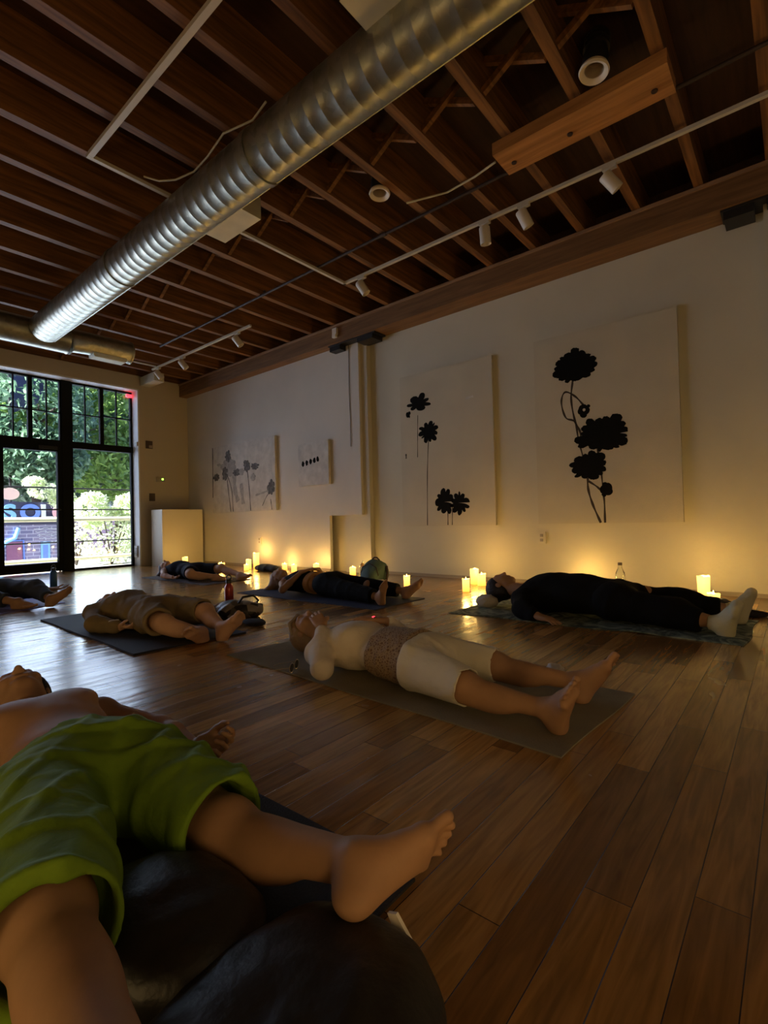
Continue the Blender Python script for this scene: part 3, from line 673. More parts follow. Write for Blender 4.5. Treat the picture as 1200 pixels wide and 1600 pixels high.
tree((3.6, 13.2, -.1), 3.4, [((0, 0, 3.4), (1.3, 1.1, 1.1)), ((-.9, .2, 2.7), (.9, .9, .7)), ((.2, .2, 4.6), (1.6, 1.1, 1.1)), ((0, -.7, 2.35), (.9, .4, .65))], 7000, .10, lf2, 5, 'leafy tree seen through the glass of the shop door')
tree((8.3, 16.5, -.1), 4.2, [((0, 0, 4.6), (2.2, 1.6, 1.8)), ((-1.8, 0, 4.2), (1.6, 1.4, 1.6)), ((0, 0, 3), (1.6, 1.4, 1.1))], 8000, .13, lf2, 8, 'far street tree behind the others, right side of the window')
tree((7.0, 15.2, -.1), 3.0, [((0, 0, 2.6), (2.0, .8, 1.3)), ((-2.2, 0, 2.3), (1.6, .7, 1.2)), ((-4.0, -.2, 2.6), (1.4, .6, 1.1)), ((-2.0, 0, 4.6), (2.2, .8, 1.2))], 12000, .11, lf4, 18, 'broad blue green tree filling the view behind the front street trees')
# sunlit shrub behind the rail
def shrub(loc, blobs, n, sz, seed, label, m=lf3):
    r = root('street_shrub', loc, label, 'shrub')
    bm = bmesh.new()
    rnd = random.Random(seed)
    for k in range(9):
        a = rnd.uniform(0, 6.28); q = rnd.uniform(.15, .4); tube(bm, [(0, 0, 0), (math.cos(a)*q*.4, math.sin(a)*q*.4, .4), (math.cos(a)*q, math.sin(a)*q, .95)], [.02, .014, .006], 6)
    bm_obj('stems', bm, bark, r)
    leaves('foliage', blobs, n, sz, m, r, seed)
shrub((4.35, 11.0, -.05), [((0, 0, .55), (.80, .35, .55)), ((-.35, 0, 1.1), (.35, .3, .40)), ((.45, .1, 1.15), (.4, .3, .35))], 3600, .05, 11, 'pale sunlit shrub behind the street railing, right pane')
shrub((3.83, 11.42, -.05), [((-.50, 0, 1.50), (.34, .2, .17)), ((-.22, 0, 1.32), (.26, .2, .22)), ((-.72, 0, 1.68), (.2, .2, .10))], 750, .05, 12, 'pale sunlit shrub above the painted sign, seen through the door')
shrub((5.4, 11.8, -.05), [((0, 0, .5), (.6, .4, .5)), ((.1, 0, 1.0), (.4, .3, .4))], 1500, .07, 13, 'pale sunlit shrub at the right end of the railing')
# ground, kerb, buildings, railing, sign
tag(quick('street_ground', (-12, 30, YG+.06, 40, -.2, -.06), mat('pale_pavement', (.42, .40, .37), .9, bump=.2, bscale=9, var=.1)), kind='structure')
bl = root('brick_building', (0, 20, -.06), 'brick building across the street behind the trees', 'building')
bm = bmesh.new(); box(bm, -6, 22, 0, 3, 0, 9); bm_obj('brick_wall', bm, brick_mat('mauve_brick', (.26, .17, .30), (.38, .26, .40), (.45, .40, .50)), bl)
for k in range(9):
    for z in (1.0, 4.6):
        bm = bmesh.new(); x = -4+2.8*k; box(bm, x, x+1.3, -.05, .02, z, z+2.0); f = bm_obj('window_frame', bm, mat('window_trim', (.55, .60, .75), .6), bl)
        bm = bmesh.new(); box(bm, x+.12, x+.60, -.07, -.04, z+.12, z+1.88); box(bm, x+.70, x+1.18, -.07, -.04, z+.12, z+1.88); bm_obj('pane', bm, mat('dark_pane', (.06, .07, .12), .2), f)
ban = root('street_banner', (3.35, 12.6, 3.55), 'dark blue slanted banner hanging outside the upper left transom', 'banner')
bm = bmesh.new(); vs = [bm.verts.new(v) for v in ((-.32, 0, .5), (.28, 0, .42), (.28, 0, -.05), (-.32, 0, -.42))]; bm.faces.new(vs)
g = bmesh.ops.extrude_face_region(bm, geom=list(bm.faces)); bmesh.ops.translate(bm, vec=(0, .02, 0), verts=[v for v in g['geom'] if isinstance(v, bmesh.types.BMVert)])
bm_obj('cloth', bm, mat('navy_banner', (.045, .05, .12), .8), ban)
tube_obj('pole', [(-.34, 0, .56), (-.34, 0, -3.6)], .025, M['blackm'], ban)
ra = root('street_railing', (3.2, 9.95, 0), 'painted metal street railing outside the shop window', 'railing')
yel = mat('yellow_rail_with_glare', (.98, .93, .55), .35)  # yellow rails, reflected brightness painted in as a near-white tone
for z, m_, t in ((.87, yel, .035), (.17, yel, .03), (1.42, M['blackm'], .012), (1.04, M['blackm'], .010), (.47, M['blackm'], .010)):
    tube_obj('rail', [(-1.4, 0, z), (2.2, 0, z)], t*1.15, m_, ra, 14)
for x in (-.12, 1.42, 2.15):
    bm = bmesh.new(); box(bm, x-.015, x+.015, -.015, .015, -.06, 1.45); bm_obj('post', bm, M['blackm'], ra)
# painted sign wall (brick, letters above, pictures below)
sg = root('painted_sign_wall', (3.35, 12.0, -.06), 'low mural wall with round painted letters and blue arches, seen through the shop door', 'mural')
bm = bmesh.new(); box(bm, -.75, .55, 0, .12, 0, 1.05); bm_obj('brick_panel', bm, brick_mat('blue_brick', (.16, .16, .34), (.26, .24, .42), (.45, .45, .65)), sg)
bm = bmesh.new(); box(bm, -.75, .55, -.01, .0, .86, 1.32); bm_obj('letter_board', bm, mat('navy_sign_board', (.05, .05, .11), .7), sg)
lb = mat('light_blue_letter', (.25, .55, .95), .5); pk = mat('pink_letter', (.85, .45, .55), .5); db = mat('blue_letter', (.16, .28, .90), .5); wt = mat('pale_letter', (.75, .80, .9), .5)
def letter(ch, x, z, s, m_, parent, y=-.03):
    c = bpy.data.curves.new('letter', 'FONT'); c.body = ch; c.size = s; c.extrude = .012; c.offset = s*.045; c.align_x = 'CENTER'
    t = bpy.data.objects.new('tmp', c); COL.objects.link(t); dg = bpy.context.evaluated_depsgraph_get()
    me = bpy.data.meshes.new_from_object(t.evaluated_get(dg)); bpy.data.objects.remove(t); bpy.data.curves.remove(c)
    o = link('letter', me, m_, parent); o.location = (x, y, z); o.rotation_euler = (PI/2, 0, 0); return o
for ch, x, m_ in (('S', -.50, lb), ('O', -.16, db), ('L', .12, wt), ('O', .40, pk)): letter(ch, x, .97, .42, m_, sg)
bm = bmesh.new(); lathe(bm, [(.0, 0), (.16, 0), (.16, .02), (0, .02)], 24, Matrix.Translation((-.50, -.02, 1.48)) @ Matrix.Rotation(PI/2, 4, 'X') @ Matrix.Diagonal((1, .75, 1, 1)))
bm_obj('round_badge', bm, mat('pink_badge', (.9, .62, .6), .5), sg)
bm = bmesh.new(); box(bm, -.56, -.30, -.02, 0, .16, .52); bm_obj('door_shape', bm, mat('maroon_mural', (.25, .10, .22), .7), sg)
for (x0, x1, z0, z1, m_) in ((.02, .18, .08, .50, lb), (.055, .145, .08, .44, db)):
    bm = bmesh.new(); box(bm, x0, x1, -.02-(.006 if m_ is db else 0), 0, z0, z1); bm_obj('arch_shape', bm, m_, sg)
tube_obj('blue_swirl', [(-.66, -.02, .10), (-.66, -.02, .35), (-.58, -.02, .52), (-.42, -.02, .60), (-.36, -.02, .80)], .035, lb, sg)
tube_obj('blue_swirl', [(-.50, -.02, .55), (-.28, -.02, .55), (-.27, -.02, .14)], .014, db, sg)
rnd = random.Random(4)
for k in range(5):
    z = .78-.07*k; pts = [(-.10+.03*i+.03*k, -.012, z+rnd.uniform(-.014, .014)) for i in range(18-k)]
    tube_obj('white_squiggle', pts, .005, wt, sg, 5)

# ------------------------------------------------------------------ sculpting: smooth union of tapered volumes, meshed with surface nets
def A(v): return np.array(v, dtype=np.float64)
def nrm(v): v = A(v); return v/np.linalg.norm(v)
class Sculpt:
    def __init__(s): s.ops = []; s.cuts = []; s.disp = None; s.floor = None
    def cone(s, a, b, ra, rb, k=.02, flat=None, capb=None, capa=None, sub=False):
        a, b = A(a), A(b); R_ = max(ra, rb)*(max(1, 1/flat[1]) if flat else 1)+k
        s.ops.append(('c', a, b, ra, rb, k, flat, capa, capb, sub, np.minimum(a, b)-R_, np.maximum(a, b)+R_)); return s
    def ell(s, c, r, ax=None, k=.02, sub=False):
        c = A(c); ax = np.eye(3) if ax is None else A(ax); R_ = max(r)+k
        s.ops.append(('e', c, A(r), ax, k, sub, c-R_, c+R_)); return s
    def chain(s, pts, rs, k=.02, **kw):
        for i in range(len(pts)-1):
            kk = dict(kw)
            if i < len(pts)-2: kk.pop('capb', None)
            if i > 0: kk.pop('capa', None)
            s.cone(pts[i], pts[i+1], rs[i], rs[i+1], k, **kk)
        return s
    def mesh(s, name, h, m, parent=None, smooth=2):
        lo = np.min([o[-2] for o in s.ops if not (o[0] == 'c' and o[9] or o[0] == 'e' and o[5])], axis=0)-2.5*h
        hi = np.max([o[-1] for o in s.ops if not (o[0] == 'c' and o[9] or o[0] == 'e' and o[5])], axis=0)+2.5*h
        if s.floor is not None: lo[2] = max(lo[2], s.floor-3*h)
        n = np.ceil((hi-lo)/h).astype(int)+1
        D = np.full(n, .5, dtype=np.float32)
        for o in s.ops:
            i0 = np.clip(np.floor((o[-2]-lo)/h).astype(int)-2, 0, n); i1 = np.clip(np.ceil((o[-1]-lo)/h).astype(int)+3, 0, n)
            if (i1 <= i0).any(): continue
            g = [(lo[j]+h*np.arange(i0[j], i1[j])).astype(np.float32) for j in range(3)]
            P = np.stack(np.meshgrid(*g, indexing='ij'), -1)
            if o[0] == 'c':
                _, a, b, ra, rb, k, flat, capa, capb, sub = o[:10]
                ab = b-a; t = np.clip(((P-a)@ab)/max(ab@ab, 1e-9), 0, 1); q = P-(a+t[..., None]*ab)
                if flat is not None:
                    fa = nrm(flat[0]); c_ = q@fa; q = q + ((1/flat[1])-1)*c_[..., None]*fa
                d = np.linalg.norm(q, axis=-1)-(ra+(rb-ra)*t)
                abn = nrm(ab) if ab@ab > 0 else ab
                if capb is not None: d = np.maximum(d, (P-b)@abn-capb)
                if capa is not None: d = np.maximum(d, (a-P)@abn-capa)
            else:
                _, c, r, ax, k, sub = o[:6]
                q = (P-c)@ax.T; k0 = np.linalg.norm(q/r, axis=-1); k1 = np.linalg.norm(q/(r*r), axis=-1)+1e-9
                d = k0*(k0-1)/k1
            sl = tuple(slice(i0[j], i1[j]) for j in range(3)); E_ = D[sl]; d = d.astype(np.float32)
            if sub:
                hh = np.maximum(k-np.abs(E_+d), 0)/k; D[sl] = np.maximum(E_, -d)+hh*hh*k*.25
            else:
                hh = np.maximum(k-np.abs(E_-d), 0)/k; D[sl] = np.minimum(E_, d)-hh*hh*k*.25
        X = lo[0]+h*np.arange(n[0]); Y = lo[1]+h*np.arange(n[1]); Z = lo[2]+h*np.arange(n[2])
        if s.disp is not None:
            msk = np.abs(D) < .05; idx = np.nonzero(msk)
            D[idx] += s.disp(X[idx[0]], Y[idx[1]], Z[idx[2]]).astype(np.float32)
        for (p, nn) in s.cuts:
            nn = nrm(nn); pl = (X[:, None, None]-p[0])*nn[0]+(Y[None, :, None]-p[1])*nn[1]+(Z[None, None, :]-p[2])*nn[2]
            D = np.maximum(D, pl.astype(np.float32))
        if s.floor is not None: D = np.maximum(D, (s.floor-Z)[None, None, :].astype(np.float32))
        me = surface_net(name, D, lo, h)
        o = link(name, me, m, parent)
        if smooth:
            md = o.modifiers.new('smooth', 'SMOOTH'); md.factor = .5; md.iterations = smooth
            dg = bpy.context.evaluated_depsgraph_get(); me2 = bpy.data.meshes.new_from_object(o.evaluated_get(dg)); o.modifiers.clear(); o.data = me2; me2.materials.clear(); me2.materials.append(m)
        o.data.polygons.foreach_set('use_smooth', [True]*len(o.data.polygons))
        return o
def surface_net(name, D, lo, h):
    s = D < 0; n = D.shape
    c = np.zeros((n[0]-1, n[1]-1, n[2]-1), int)
    for i in (0, 1):
        for j in (0, 1):
            for k in (0, 1): c += s[i:n[0]-1+i, j:n[1]-1+j, k:n[2]-1+k]
    act = (c > 0) & (c < 8); idx = np.argwhere(act); ids = -np.ones(act.shape, int); ids[act] = np.arange(len(idx))
    V = np.zeros((len(idx), 3)); cnt = np.zeros(len(idx))
    co = [(i, j, k) for i in (0, 1) for j in (0, 1) for k in (0, 1)]
    for a in co:
        for ax in range(3):
            if a[ax] == 0:
                b = list(a); b[ax] = 1
                da = D[idx[:, 0]+a[0], idx[:, 1]+a[1], idx[:, 2]+a[2]]; db = D[idx[:, 0]+b[0], idx[:, 1]+b[1], idx[:, 2]+b[2]]
                m = (da < 0) != (db < 0); t = np.where(m, da/np.where(m, da-db, 1), 0)
                p = np.tile(A(a), (len(idx), 1)); p[:, ax] += t; V[m] += p[m]; cnt[m] += 1
    V = (V/cnt[:, None]+idx)*h+lo
    F = []
    for ax in range(3):
        u, v = (ax+1) % 3, (ax+2) % 3
        sa = [slice(None)]*3; sb = [slice(None)]*3; sa[ax] = slice(0, n[ax]-1); sb[ax] = slice(1, n[ax])
        e = s[tuple(sa)] != s[tuple(sb)]; ii = np.argwhere(e); ok = (ii[:, u] > 0) & (ii[:, v] > 0) & (ii[:, u] < n[u]-1) & (ii[:, v] < n[v]-1); ii = ii[ok]
        inside = s[tuple(sa)][ii[:, 0], ii[:, 1], ii[:, 2]]
        q = []
        for du, dv in ((1, 1), (0, 1), (0, 0), (1, 0)):
            w = ii.copy(); w[:, u] -= du; w[:, v] -= dv; q.append(ids[w[:, 0], w[:, 1], w[:, 2]])
        q = np.stack(q, 1); q[~inside] = q[~inside][:, ::-1]; F.append(q)
    F = np.concatenate(F); F = F[(F >= 0).all(1)]
    me = bpy.data.meshes.new(name); me.vertices.add(len(V)); me.vertices.foreach_set('co', V.astype(np.float32).ravel())
    me.loops.add(len(F)*4); me.loops.foreach_set('vertex_index', F.ravel().astype(np.int32))
    me.polygons.add(len(F)); me.polygons.foreach_set('loop_start', np.arange(0, len(F)*4, 4, dtype=np.int32)); me.polygons.foreach_set('loop_total', np.full(len(F), 4, dtype=np.int32))
    me.update(calc_edges=True); me.validate(); return me
def folds(seed, amp, dirs, freq=40, warp=8):
    rs = np.random.RandomState(seed); ph = rs.uniform(0, 6.28, 8)
    def f(x, y, z):
        w = np.sin(x*warp+ph[0])+np.sin(y*warp*1.2+ph[1])+np.sin(z*warp*1.4+ph[2]); d = 0
        for i, dv in enumerate(dirs):
            u = (x*dv[0]+y*dv[1]+z*dv[2])*freq*(1+.35*i)
            r = np.sin(u+1.6*w+ph[3+i]); d = d-amp*(np.maximum(r, -.2)**2)*(.6+.4*np.sin(x*11*(i+1)+y*7+ph[5]))
        return d
    return f

# ---- body part templates (metres; every one takes a frame) ------------------
def foot(s, ank, toe, up, side, sc=1.0, k=.012, sock=0.0, toes=True):
    """ank ankle point, toe = heel-to-toe direction, up = towards the shin, side = towards the big toe"""
    f, u = nrm(toe), A(up); u = nrm(u-f*(u@f)); m = np.cross(f, u); m = m if m@A(side) > 0 else -m
    a = A(ank); P = lambda x, y, z: a+sc*(f*x+m*y+u*z); g = sock
    s.ell(P(-.034, 0, -.040), (.040*sc+g, .031*sc+g, .036*sc+g), (f, m, u), k=.025)
    s.cone(a, P(-.020, 0, -.020), .034*sc+g, .034*sc+g, .02)
    s.cone(P(.005, .004, -.004), P(.085, .004, -.034), .034*sc+g, .025*sc+g, .03)
    s.cone(P(-.03, -.004, -.052), P(.085, -.012, -.058), .026*sc+g, .022*sc+g, .03)
    s.cone(P(.02, .010, -.030), P(.125, .022, -.050), .026*sc+g, .021*sc+g, .03)
    s.cone(P(.135, .026, -.056), P(.112, -.032, -.060), .020*sc+g, .015*sc+g, .02)
    s.ell(P(0, .030, .002), (.015*sc, .012*sc, .015*sc), (f, m, u), k=.014); s.ell(P(-.006, -.030, -.006), (.015*sc, .011*sc, .016*sc), (f, m, u), k=.014)
    if toes:
        for i, (y, x0, x1, r_) in enumerate(((.030, .142, .190, .0145), (.007, .146, .194, .0098), (-.010, .140, .184, .0090), (-.025, .130, .171, .0086), (-.039, .116, .155, .0085))):
            b = P(x0, y, -.058); c_ = P((x0+x1)/2+.006, y-.001, -.050 if i else -.054); e = P(x1, y-.003, -.060 if i else -.055)
            s.cone(b, c_, r_*sc, r_*sc*.92, .003); s.cone(c_, e, r_*sc*.9, r_*sc*1.0, .002)
    else: s.cone(P(.150, .022, -.057), P(.140, -.02, -.060), .020*sc+g, .016*sc+g, .02)
def hand(s, wr, f, p, t, sc=1.0, curl=.5, spread=.12, thumb=.5):
    """wr wrist, f finger direction, p palm facing, t thumb side"""
    f = nrm(f); p = A(p); p = nrm(p-f*(p@f)); m = np.cross(f, p); m = m if m@A(t) > 0 else -m; w = A(wr)
    P = lambda x, y, z: w+sc*(f*x+m*y+p*z)
    for y0, y1, x1 in ((.018, .028, .086), (.006, .010, .090), (-.006, -.009, .086), (-.017, -.026, .078)):
        s.cone(P(.004, y0, 0), P(x1, y1, 0), .0150*sc, .0118*sc, .008)
    s.cone(P(.012, .020, .008), P(.045, .032, .012), .016*sc, .013*sc, .010)
    s.cone(P(.02, -.018, .006), P(.05, -.022, .006), .013*sc, .011*sc, .010)
    for i, (y, x0, L_, r_) in enumerate(((.028, .086, .92, .0085), (.010, .090, 1.0, .0088), (-.009, .086, .94, .0083), (-.026, .078, .76, .0073))):
        q = P(x0, y, 0); ang = 0; lat = spread*(1.2-i*.8); c_ = curl*(.85+.12*i)
        for j, l in enumerate((.044, .027, .021)):
            ang += c_*(.7 if j == 0 else .95); d = f*math.cos(ang)+p*math.sin(ang)+m*lat*.5*(1 if j == 0 else .3); d = nrm(d)
            e = q+d*l*L_*sc; s.cone(q, e, r_*sc*(1-.07*j), r_*sc*(.95-.09*j), .004); q = e
    q = P(.030, .030, .008); dirs = [nrm(f*.75+m*(.75-.3*thumb)+p*.25), nrm(f*.9+m*(.35-.3*thumb)+p*(.35+.3*thumb)), nrm(f*.95+m*(.05-.3*thumb)+p*(.3+.3*thumb))]
    for d, l, r0, r1 in zip(dirs, (.036, .031, .024), (.0125, .0105, .0098), (.0108, .0098, .0075)):
        e = q+d*l*sc; s.cone(q, e, r0*sc, r1*sc, .006); q = e
def head(s, c, up, face, sc=1.0):
    """c head centre, up = towards the crown, face = where the face points"""
    u = nrm(up); n_ = A(face); n_ = nrm(n_-u*(n_@u)); r = np.cross(u, n_); c = A(c)
    P = lambda x, y, z: c+sc*(r*x+n_*y+u*z); ax = (r, n_, u)
    s.ell(P(0, -.014, .030), (.076*sc, .092*sc, .084*sc), ax, .02); s.ell(P(0, .022, -.018), (.063*sc, .068*sc, .085*sc), ax, .03)
    s.ell(P(0, .050, -.088), (.026*sc, .024*sc, .020*sc), ax, .03); s.cone(P(.048, .0, -.062), P(.016, .052, -.092), .018*sc, .014*sc, .025); s.cone(P(-.048, .0, -.062), P(-.016, .052, -.092), .018*sc, .014*sc, .025)
    s.cone(P(-.034, .074, .030), P(.034, .074, .030), .013*sc, .013*sc, .02)
    for q in (-1, 1):
        s.ell(P(q*.033, .100, .006), (.021*sc, .020*sc, .014*sc), ax, .014, sub=True); s.ell(P(q*.032, .073, .006), (.015*sc, .0135*sc, .011*sc), ax, .004)
        s.ell(P(q*.040, .060, -.026), (.022*sc, .020*sc, .020*sc), ax, .02); s.ell(P(q*.077, -.006, -.006), (.010*sc, .020*sc, .031*sc), ax, .006)
    s.cone(P(0, .084, .018), P(0, .104, -.022), .0085*sc, .0125*sc, .012); s.cone(P(-.011, .094, -.027), P(.011, .094, -.027), .0085*sc, .0085*sc, .006)
    s.cone(P(-.020, .082, -.053), P(.020, .082, -.053), .0068*sc, .0068*sc, .006); s.cone(P(-.016, .082, -.064), P(.016, .082, -.064), .0075*sc, .0075*sc, .006)
def hair(s, c, up, face, sc=1.0, back=0.0):
    u = nrm(up); n_ = A(face); n_ = nrm(n_-u*(n_@u)); r = np.cross(u, n_); c = A(c)
    P = lambda x, y, z: c+sc*(r*x+n_*y+u*z); ax = (r, n_, u)
    s.ell(P(0, -.022, .036), (.087*sc, .098*sc, .092*sc), ax, .02)
    s.ell(P(0, -.045, -.02), (.080*sc, .065*sc, .085*sc), ax, .02)
    s.cuts.append((P(0, .052, .052), n_*.86-u*.52))
    return P, ax
def leg(s, hip, knee, ank, sc=1.0, g=0.0, back=(0, 0, -1), k=.03, lower=True, gm=1.0):
    b = A(back); hip, knee, ank = A(hip), A(knee), A(ank)
    s.cone(hip, knee, .088*sc*gm+g, .056*sc+g, k); s.ell(hip*.6+knee*.4+b*-.012*sc, ((.082*sc*gm+g,)*3), k=k)
    s.ell(knee-b*.012*sc, ((.054*sc+g,)*3), k=k)
    if lower:
        s.cone(knee, ank, .050*sc+g, .033*sc+g, k); cf = knee*.70+ank*.30+b*.020*sc; d = nrm(ank-knee); v = nrm(np.cross(d, b)); w = np.cross(v, d)
        s.ell(cf, (.105*sc+g, .050*sc+g, .048*sc+g), (d, v, w), k=k)
def arm(s, sh, el, wr, sc=1.0, g=0.0, k=.022, fore=True):
    sh, el, wr = A(sh), A(el), A(wr)
    s.ell(sh, ((.056*sc+g,)*3), k=.04); s.cone(sh, el, .047*sc+g, .038*sc+g, k)
    if fore: s.cone(el, el*.65+wr*.35, .039*sc+g, .038*sc+g, k); s.cone(el*.65+wr*.35, wr, .038*sc+g, .025*sc+g, k)
def torso(s, J, sc=1.0, g=0.0, k=.06, pel=1.0, thick=1.0, low=True):
    """J: pelvis, waist, chest, neck, shL, shR, hipL, hipR in world space; x is side, y along the body, z up"""
    pv, wa, ch, nk = A(J['pelvis']), A(J['waist']), A(J['chest']), A(J['neck'])
    u = nrm(nk-pv); sd = nrm(A(J['shL'])-A(J['shR'])); fr = nrm(np.cross(u, sd)); fr = fr if fr[2] > 0 else -fr; ax = (sd, u, fr); t = thick
    if low: s.ell(pv, (.160*sc*pel+g, .115*sc+g, .100*sc*t+g), ax, k)
    s.ell(wa, (.135*sc+g, .130*sc+g, .092*sc*t+g), ax, k); s.ell(ch, (.155*sc+g, .165*sc+g, .108*sc*t+g), ax, k)
    s.cone(A(J['shR'])*.8+A(J['shL'])*.2-fr*.0, A(J['shR'])*.2+A(J['shL'])*.8, .062*sc+g, .062*sc+g, k)
    return sd, u, fr
def bust(s, J, sc, g=0.0, size=.055):
    sd = nrm(A(J['shL'])-A(J['shR'])); c = A(J['chest'])
    for q in (-1, 1): s.ell(c+sd*q*.075*sc+A((0, .0, .060*sc)), (size*1.1+g, size*1.1+g, size*.8+g), k=.03)

skin = mat('tanned_skin', (.42, .235, .130), .62, var=.10, vscale=14, bump=.05, bscale=90, spec=.3)
skin2 = mat('fair_skin', (.58, .34, .22), .62, spec=.3, var=.08, vscale=14, bump=.05, bscale=90)
def cloth(name, c, r_=.85, b=.35, sc_=40, var=.12, vs=9, sheen=.0): return mat(name, c, r_, bump=b, bscale=sc_, var=var, vscale=vs, spec=.15)
def hem(s, a, b, r_, depth=.06):
    """hollow the open end of a sleeve or trouser leg: b is the hem, a lies further up the limb"""
    a, b = A(a), A(b); d = nrm(b-a); s.cone(b-d*depth, b+d*.03, r_*.97, r_, .012, sub=True)
def J_(**k): return k
MATZ = .007
def mat_thing(corners, m, label, name='yoga_mat', th=.006, wave=0.0, seed=1, curl=None):
    """yoga mat: corners nearL, nearR, farR, farL on the floor (x, y)"""
    rt = root(name, (corners[0][0], corners[0][1], 0), label, 'mat'); o0 = Vector((corners[0][0], corners[0][1], 0))
    c = [Vector((*p, 0)) for p in corners]; nx, ny = 24, 60; rnd = np.random.RandomState(seed); ph = rnd.uniform(0, 6.28, 6)
    bm = bmesh.new(); G = []
    for j in range(ny+1):
        row = []
        for i in range(nx+1):
            u, v = i/nx, j/ny; p = (c[0].lerp(c[1], u)).lerp(c[3].lerp(c[2], u), v)
            z = th + wave*max(0, math.sin(p.x*9+p.y*4+ph[0])+math.sin(p.y*13-p.x*6+ph[1])-.6)*.6
            e = min(u, 1-u, v, 1-v)
            p += Vector((math.sin(p.y*7+ph[2])*.004, math.sin(p.x*9+ph[3])*.004, 0))*(1+wave*150)
            if curl: z += curl(u, v)*min(1, e*12)
            row.append(bm.verts.new((p.x-o0.x, p.y-o0.y, z)))
        G.append(row)
    for j in range(ny):
        for i in range(nx): bm.faces.new((G[j][i], G[j][i+1], G[j+1][i+1], G[j+1][i]))
    g = bmesh.ops.extrude_face_region(bm, geom=list(bm.faces))
    for v in [e for e in g['geom'] if isinstance(e, bmesh.types.BMVert)]: v.co.z -= th-.0005
    bm_obj('mat_sheet', bm, m, rt, smooth=True); return rt
def child(rt, o): return fix(o, rt)

# ------------------------------------------------------------------ person 1: green shorts, foreground left
VX = 1.0
def person(loc, label): return root('person', (*loc, 0), label, 'person')
r = person((.48, 1.33), 'person lying on a black mat in the foreground in green shorts, bare chested and barefoot')
J = J_(pelvis=(.46, 1.33, .115), waist=(.47, 1.50, .115), chest=(.48, 1.68, .115), neck=(.50, 1.88, .105), shL=(.67, 1.80, .10), shR=(.30, 1.80, .10))
hL, hR = (.56, 1.30, .11), (.37, 1.30, .11); kL, kR = (.570, .905, .095), (.232, .83, .165); aL, aR = (.608, .582, .148), (.188, .42, .19)
s = Sculpt(); s.floor = MATZ; torso(s, J, 1.0, low=True, k=.05)
s.cone(J['neck'], (.515, 2.0, .105), .052, .050, .04)
head(s, (.53, 2.13, .125), (.1, 1, -.12), (-.05, .12, 1)); sdv = .075
for q in (-1, 1): s.ell((.485+q*.075, 1.74, .185), (.075, .070, .035), k=.04)
leg(s, hL, kL, aL, back=(0, -.2, -1)); leg(s, hR, kR, aR, 1.02, back=(0, -.3, -1))
arm(s, J['shL'], (.775, 1.60, .065), (.775, 1.395, .060), .92); arm(s, J['shR'], (.18, 1.58, .06), (.10, 1.36, .05), .92)
hand(s, (.775, 1.385, .062), (.45, -1, .10), (-.55, -.35, .75), (.8, .3, .6), .98, curl=.85)
hand(s, (.10, 1.34, .05), (-.1, -1, 0), (0, 0, 1), (-1, 0, 0), .95, curl=.6)
foot(s, aL, (.80, -.30, .27), (.16, .85, .22), (-.5, -.1, .8), .84); foot(s, aR, (-.35, -.45, .75), (.1, .7, .6), (1, 0, .2), 1)
child(r, s.mesh('body', .0045, skin, smooth=1))
s = Sculpt(); s.floor = MATZ; s.disp = folds(3, .011, ((.5, 1, .2), (-.9, .6, .3)), 42, 6)
s.ell((.46, 1.31, .118), (.178, .145, .120), k=.05)
s.cone((.55, 1.28, .12), (.562, .905, .115), .108, .092, .05, capb=0); s.cone((.36, 1.28, .12), (.222, .785, .172), .110, .092, .05, capb=0)
hem(s, (.55, 1.28, .12), (.562, .905, .115), .082); hem(s, (.36, 1.28, .12), (.222, .785, .172), .083)
s.cone((.47, 1.36, .115), (.475, 1.47, .115), .150, .135, .05, flat=((0, 0, 1), .74), capb=0)
gr = cloth('green_shorts_cloth', (.16, .27, .022), .8, .5, 30)
sh = child(r, s.mesh('shorts', .006, gr, smooth=1))
s = Sculpt(); P, ax = hair(s, (.53, 2.13, .125), (.1, 1, -.12), (-.05, .12, 1), 1.16); child(r, s.mesh('hair', .006, mat('dark_hair', (.02, .013, .009), .6, bump=.6, bscale=70)))

mat_thing(((.02, .58), (.80, .61), (.80, 2.30), (.06, 2.34)), mat('black_mat_rubber', (.022, .020, .019), .85, bump=.3, bscale=160), 'black yoga mat under the person in green shorts', seed=3)
def cushion(loc, hs, rotz, m, label, seed, name='bolster'):
    rt = root(name, loc, label, 'cushion'); rs = np.random.RandomState(seed); p = rs.uniform(0, 6, 9)
    s = Sculpt(); s.floor = 0
    def dents(x, y, z):
        w = np.sin(x*19+p[0]+2*np.sin(y*11+p[1]))*np.sin(y*23+p[2]+1.5*np.sin(x*9))
        return .004*w+.0025*np.sin(x*41+3*np.sin(y*17+p[3]))*np.sin(y*37+z*30+p[4])
    s.disp = dents; hx, hy, hz = hs; e = min(hy, hx)*.62
    for q in np.linspace(-(hx-e), hx-e, 7): s.ell((q, 0, hz), (e, hy*(1-.10*abs(q/hx)), hz*(1-.06*abs(q/hx))), k=.04)
    o = s.mesh('cushion_cover', .005, m, rt, smooth=3); rt.rotation_euler = (0, 0, rotz); return rt
lea = mat('black_leatherette', (.013, .011, .009), .5, bump=.5, bscale=26)
rt = cushion((.415, .520, MATZ), (.210, .160, .049), -.02, lea, 'black shiny bolster at the bottom of the picture under the heel', 4)
bm = bmesh.new(); vs = [bm.verts.new(v) for v in ((.203, .012, .080), (.208, -.002, .082), (.219, -.042, .022), (.217, -.044, .008), (.212, -.012, .02))]; bm.faces.new(vs)
g = bmesh.ops.extrude_face_region(bm, geom=list(bm.faces)); bmesh.ops.translate(bm, vec=(.006, 0, 0), verts=[v for v in g['geom'] if isinstance(v, bmesh.types.BMVert)])
bm_obj('white_tag', bm, mat('white_label_cloth', (.8, .74, .66), .6), rt)
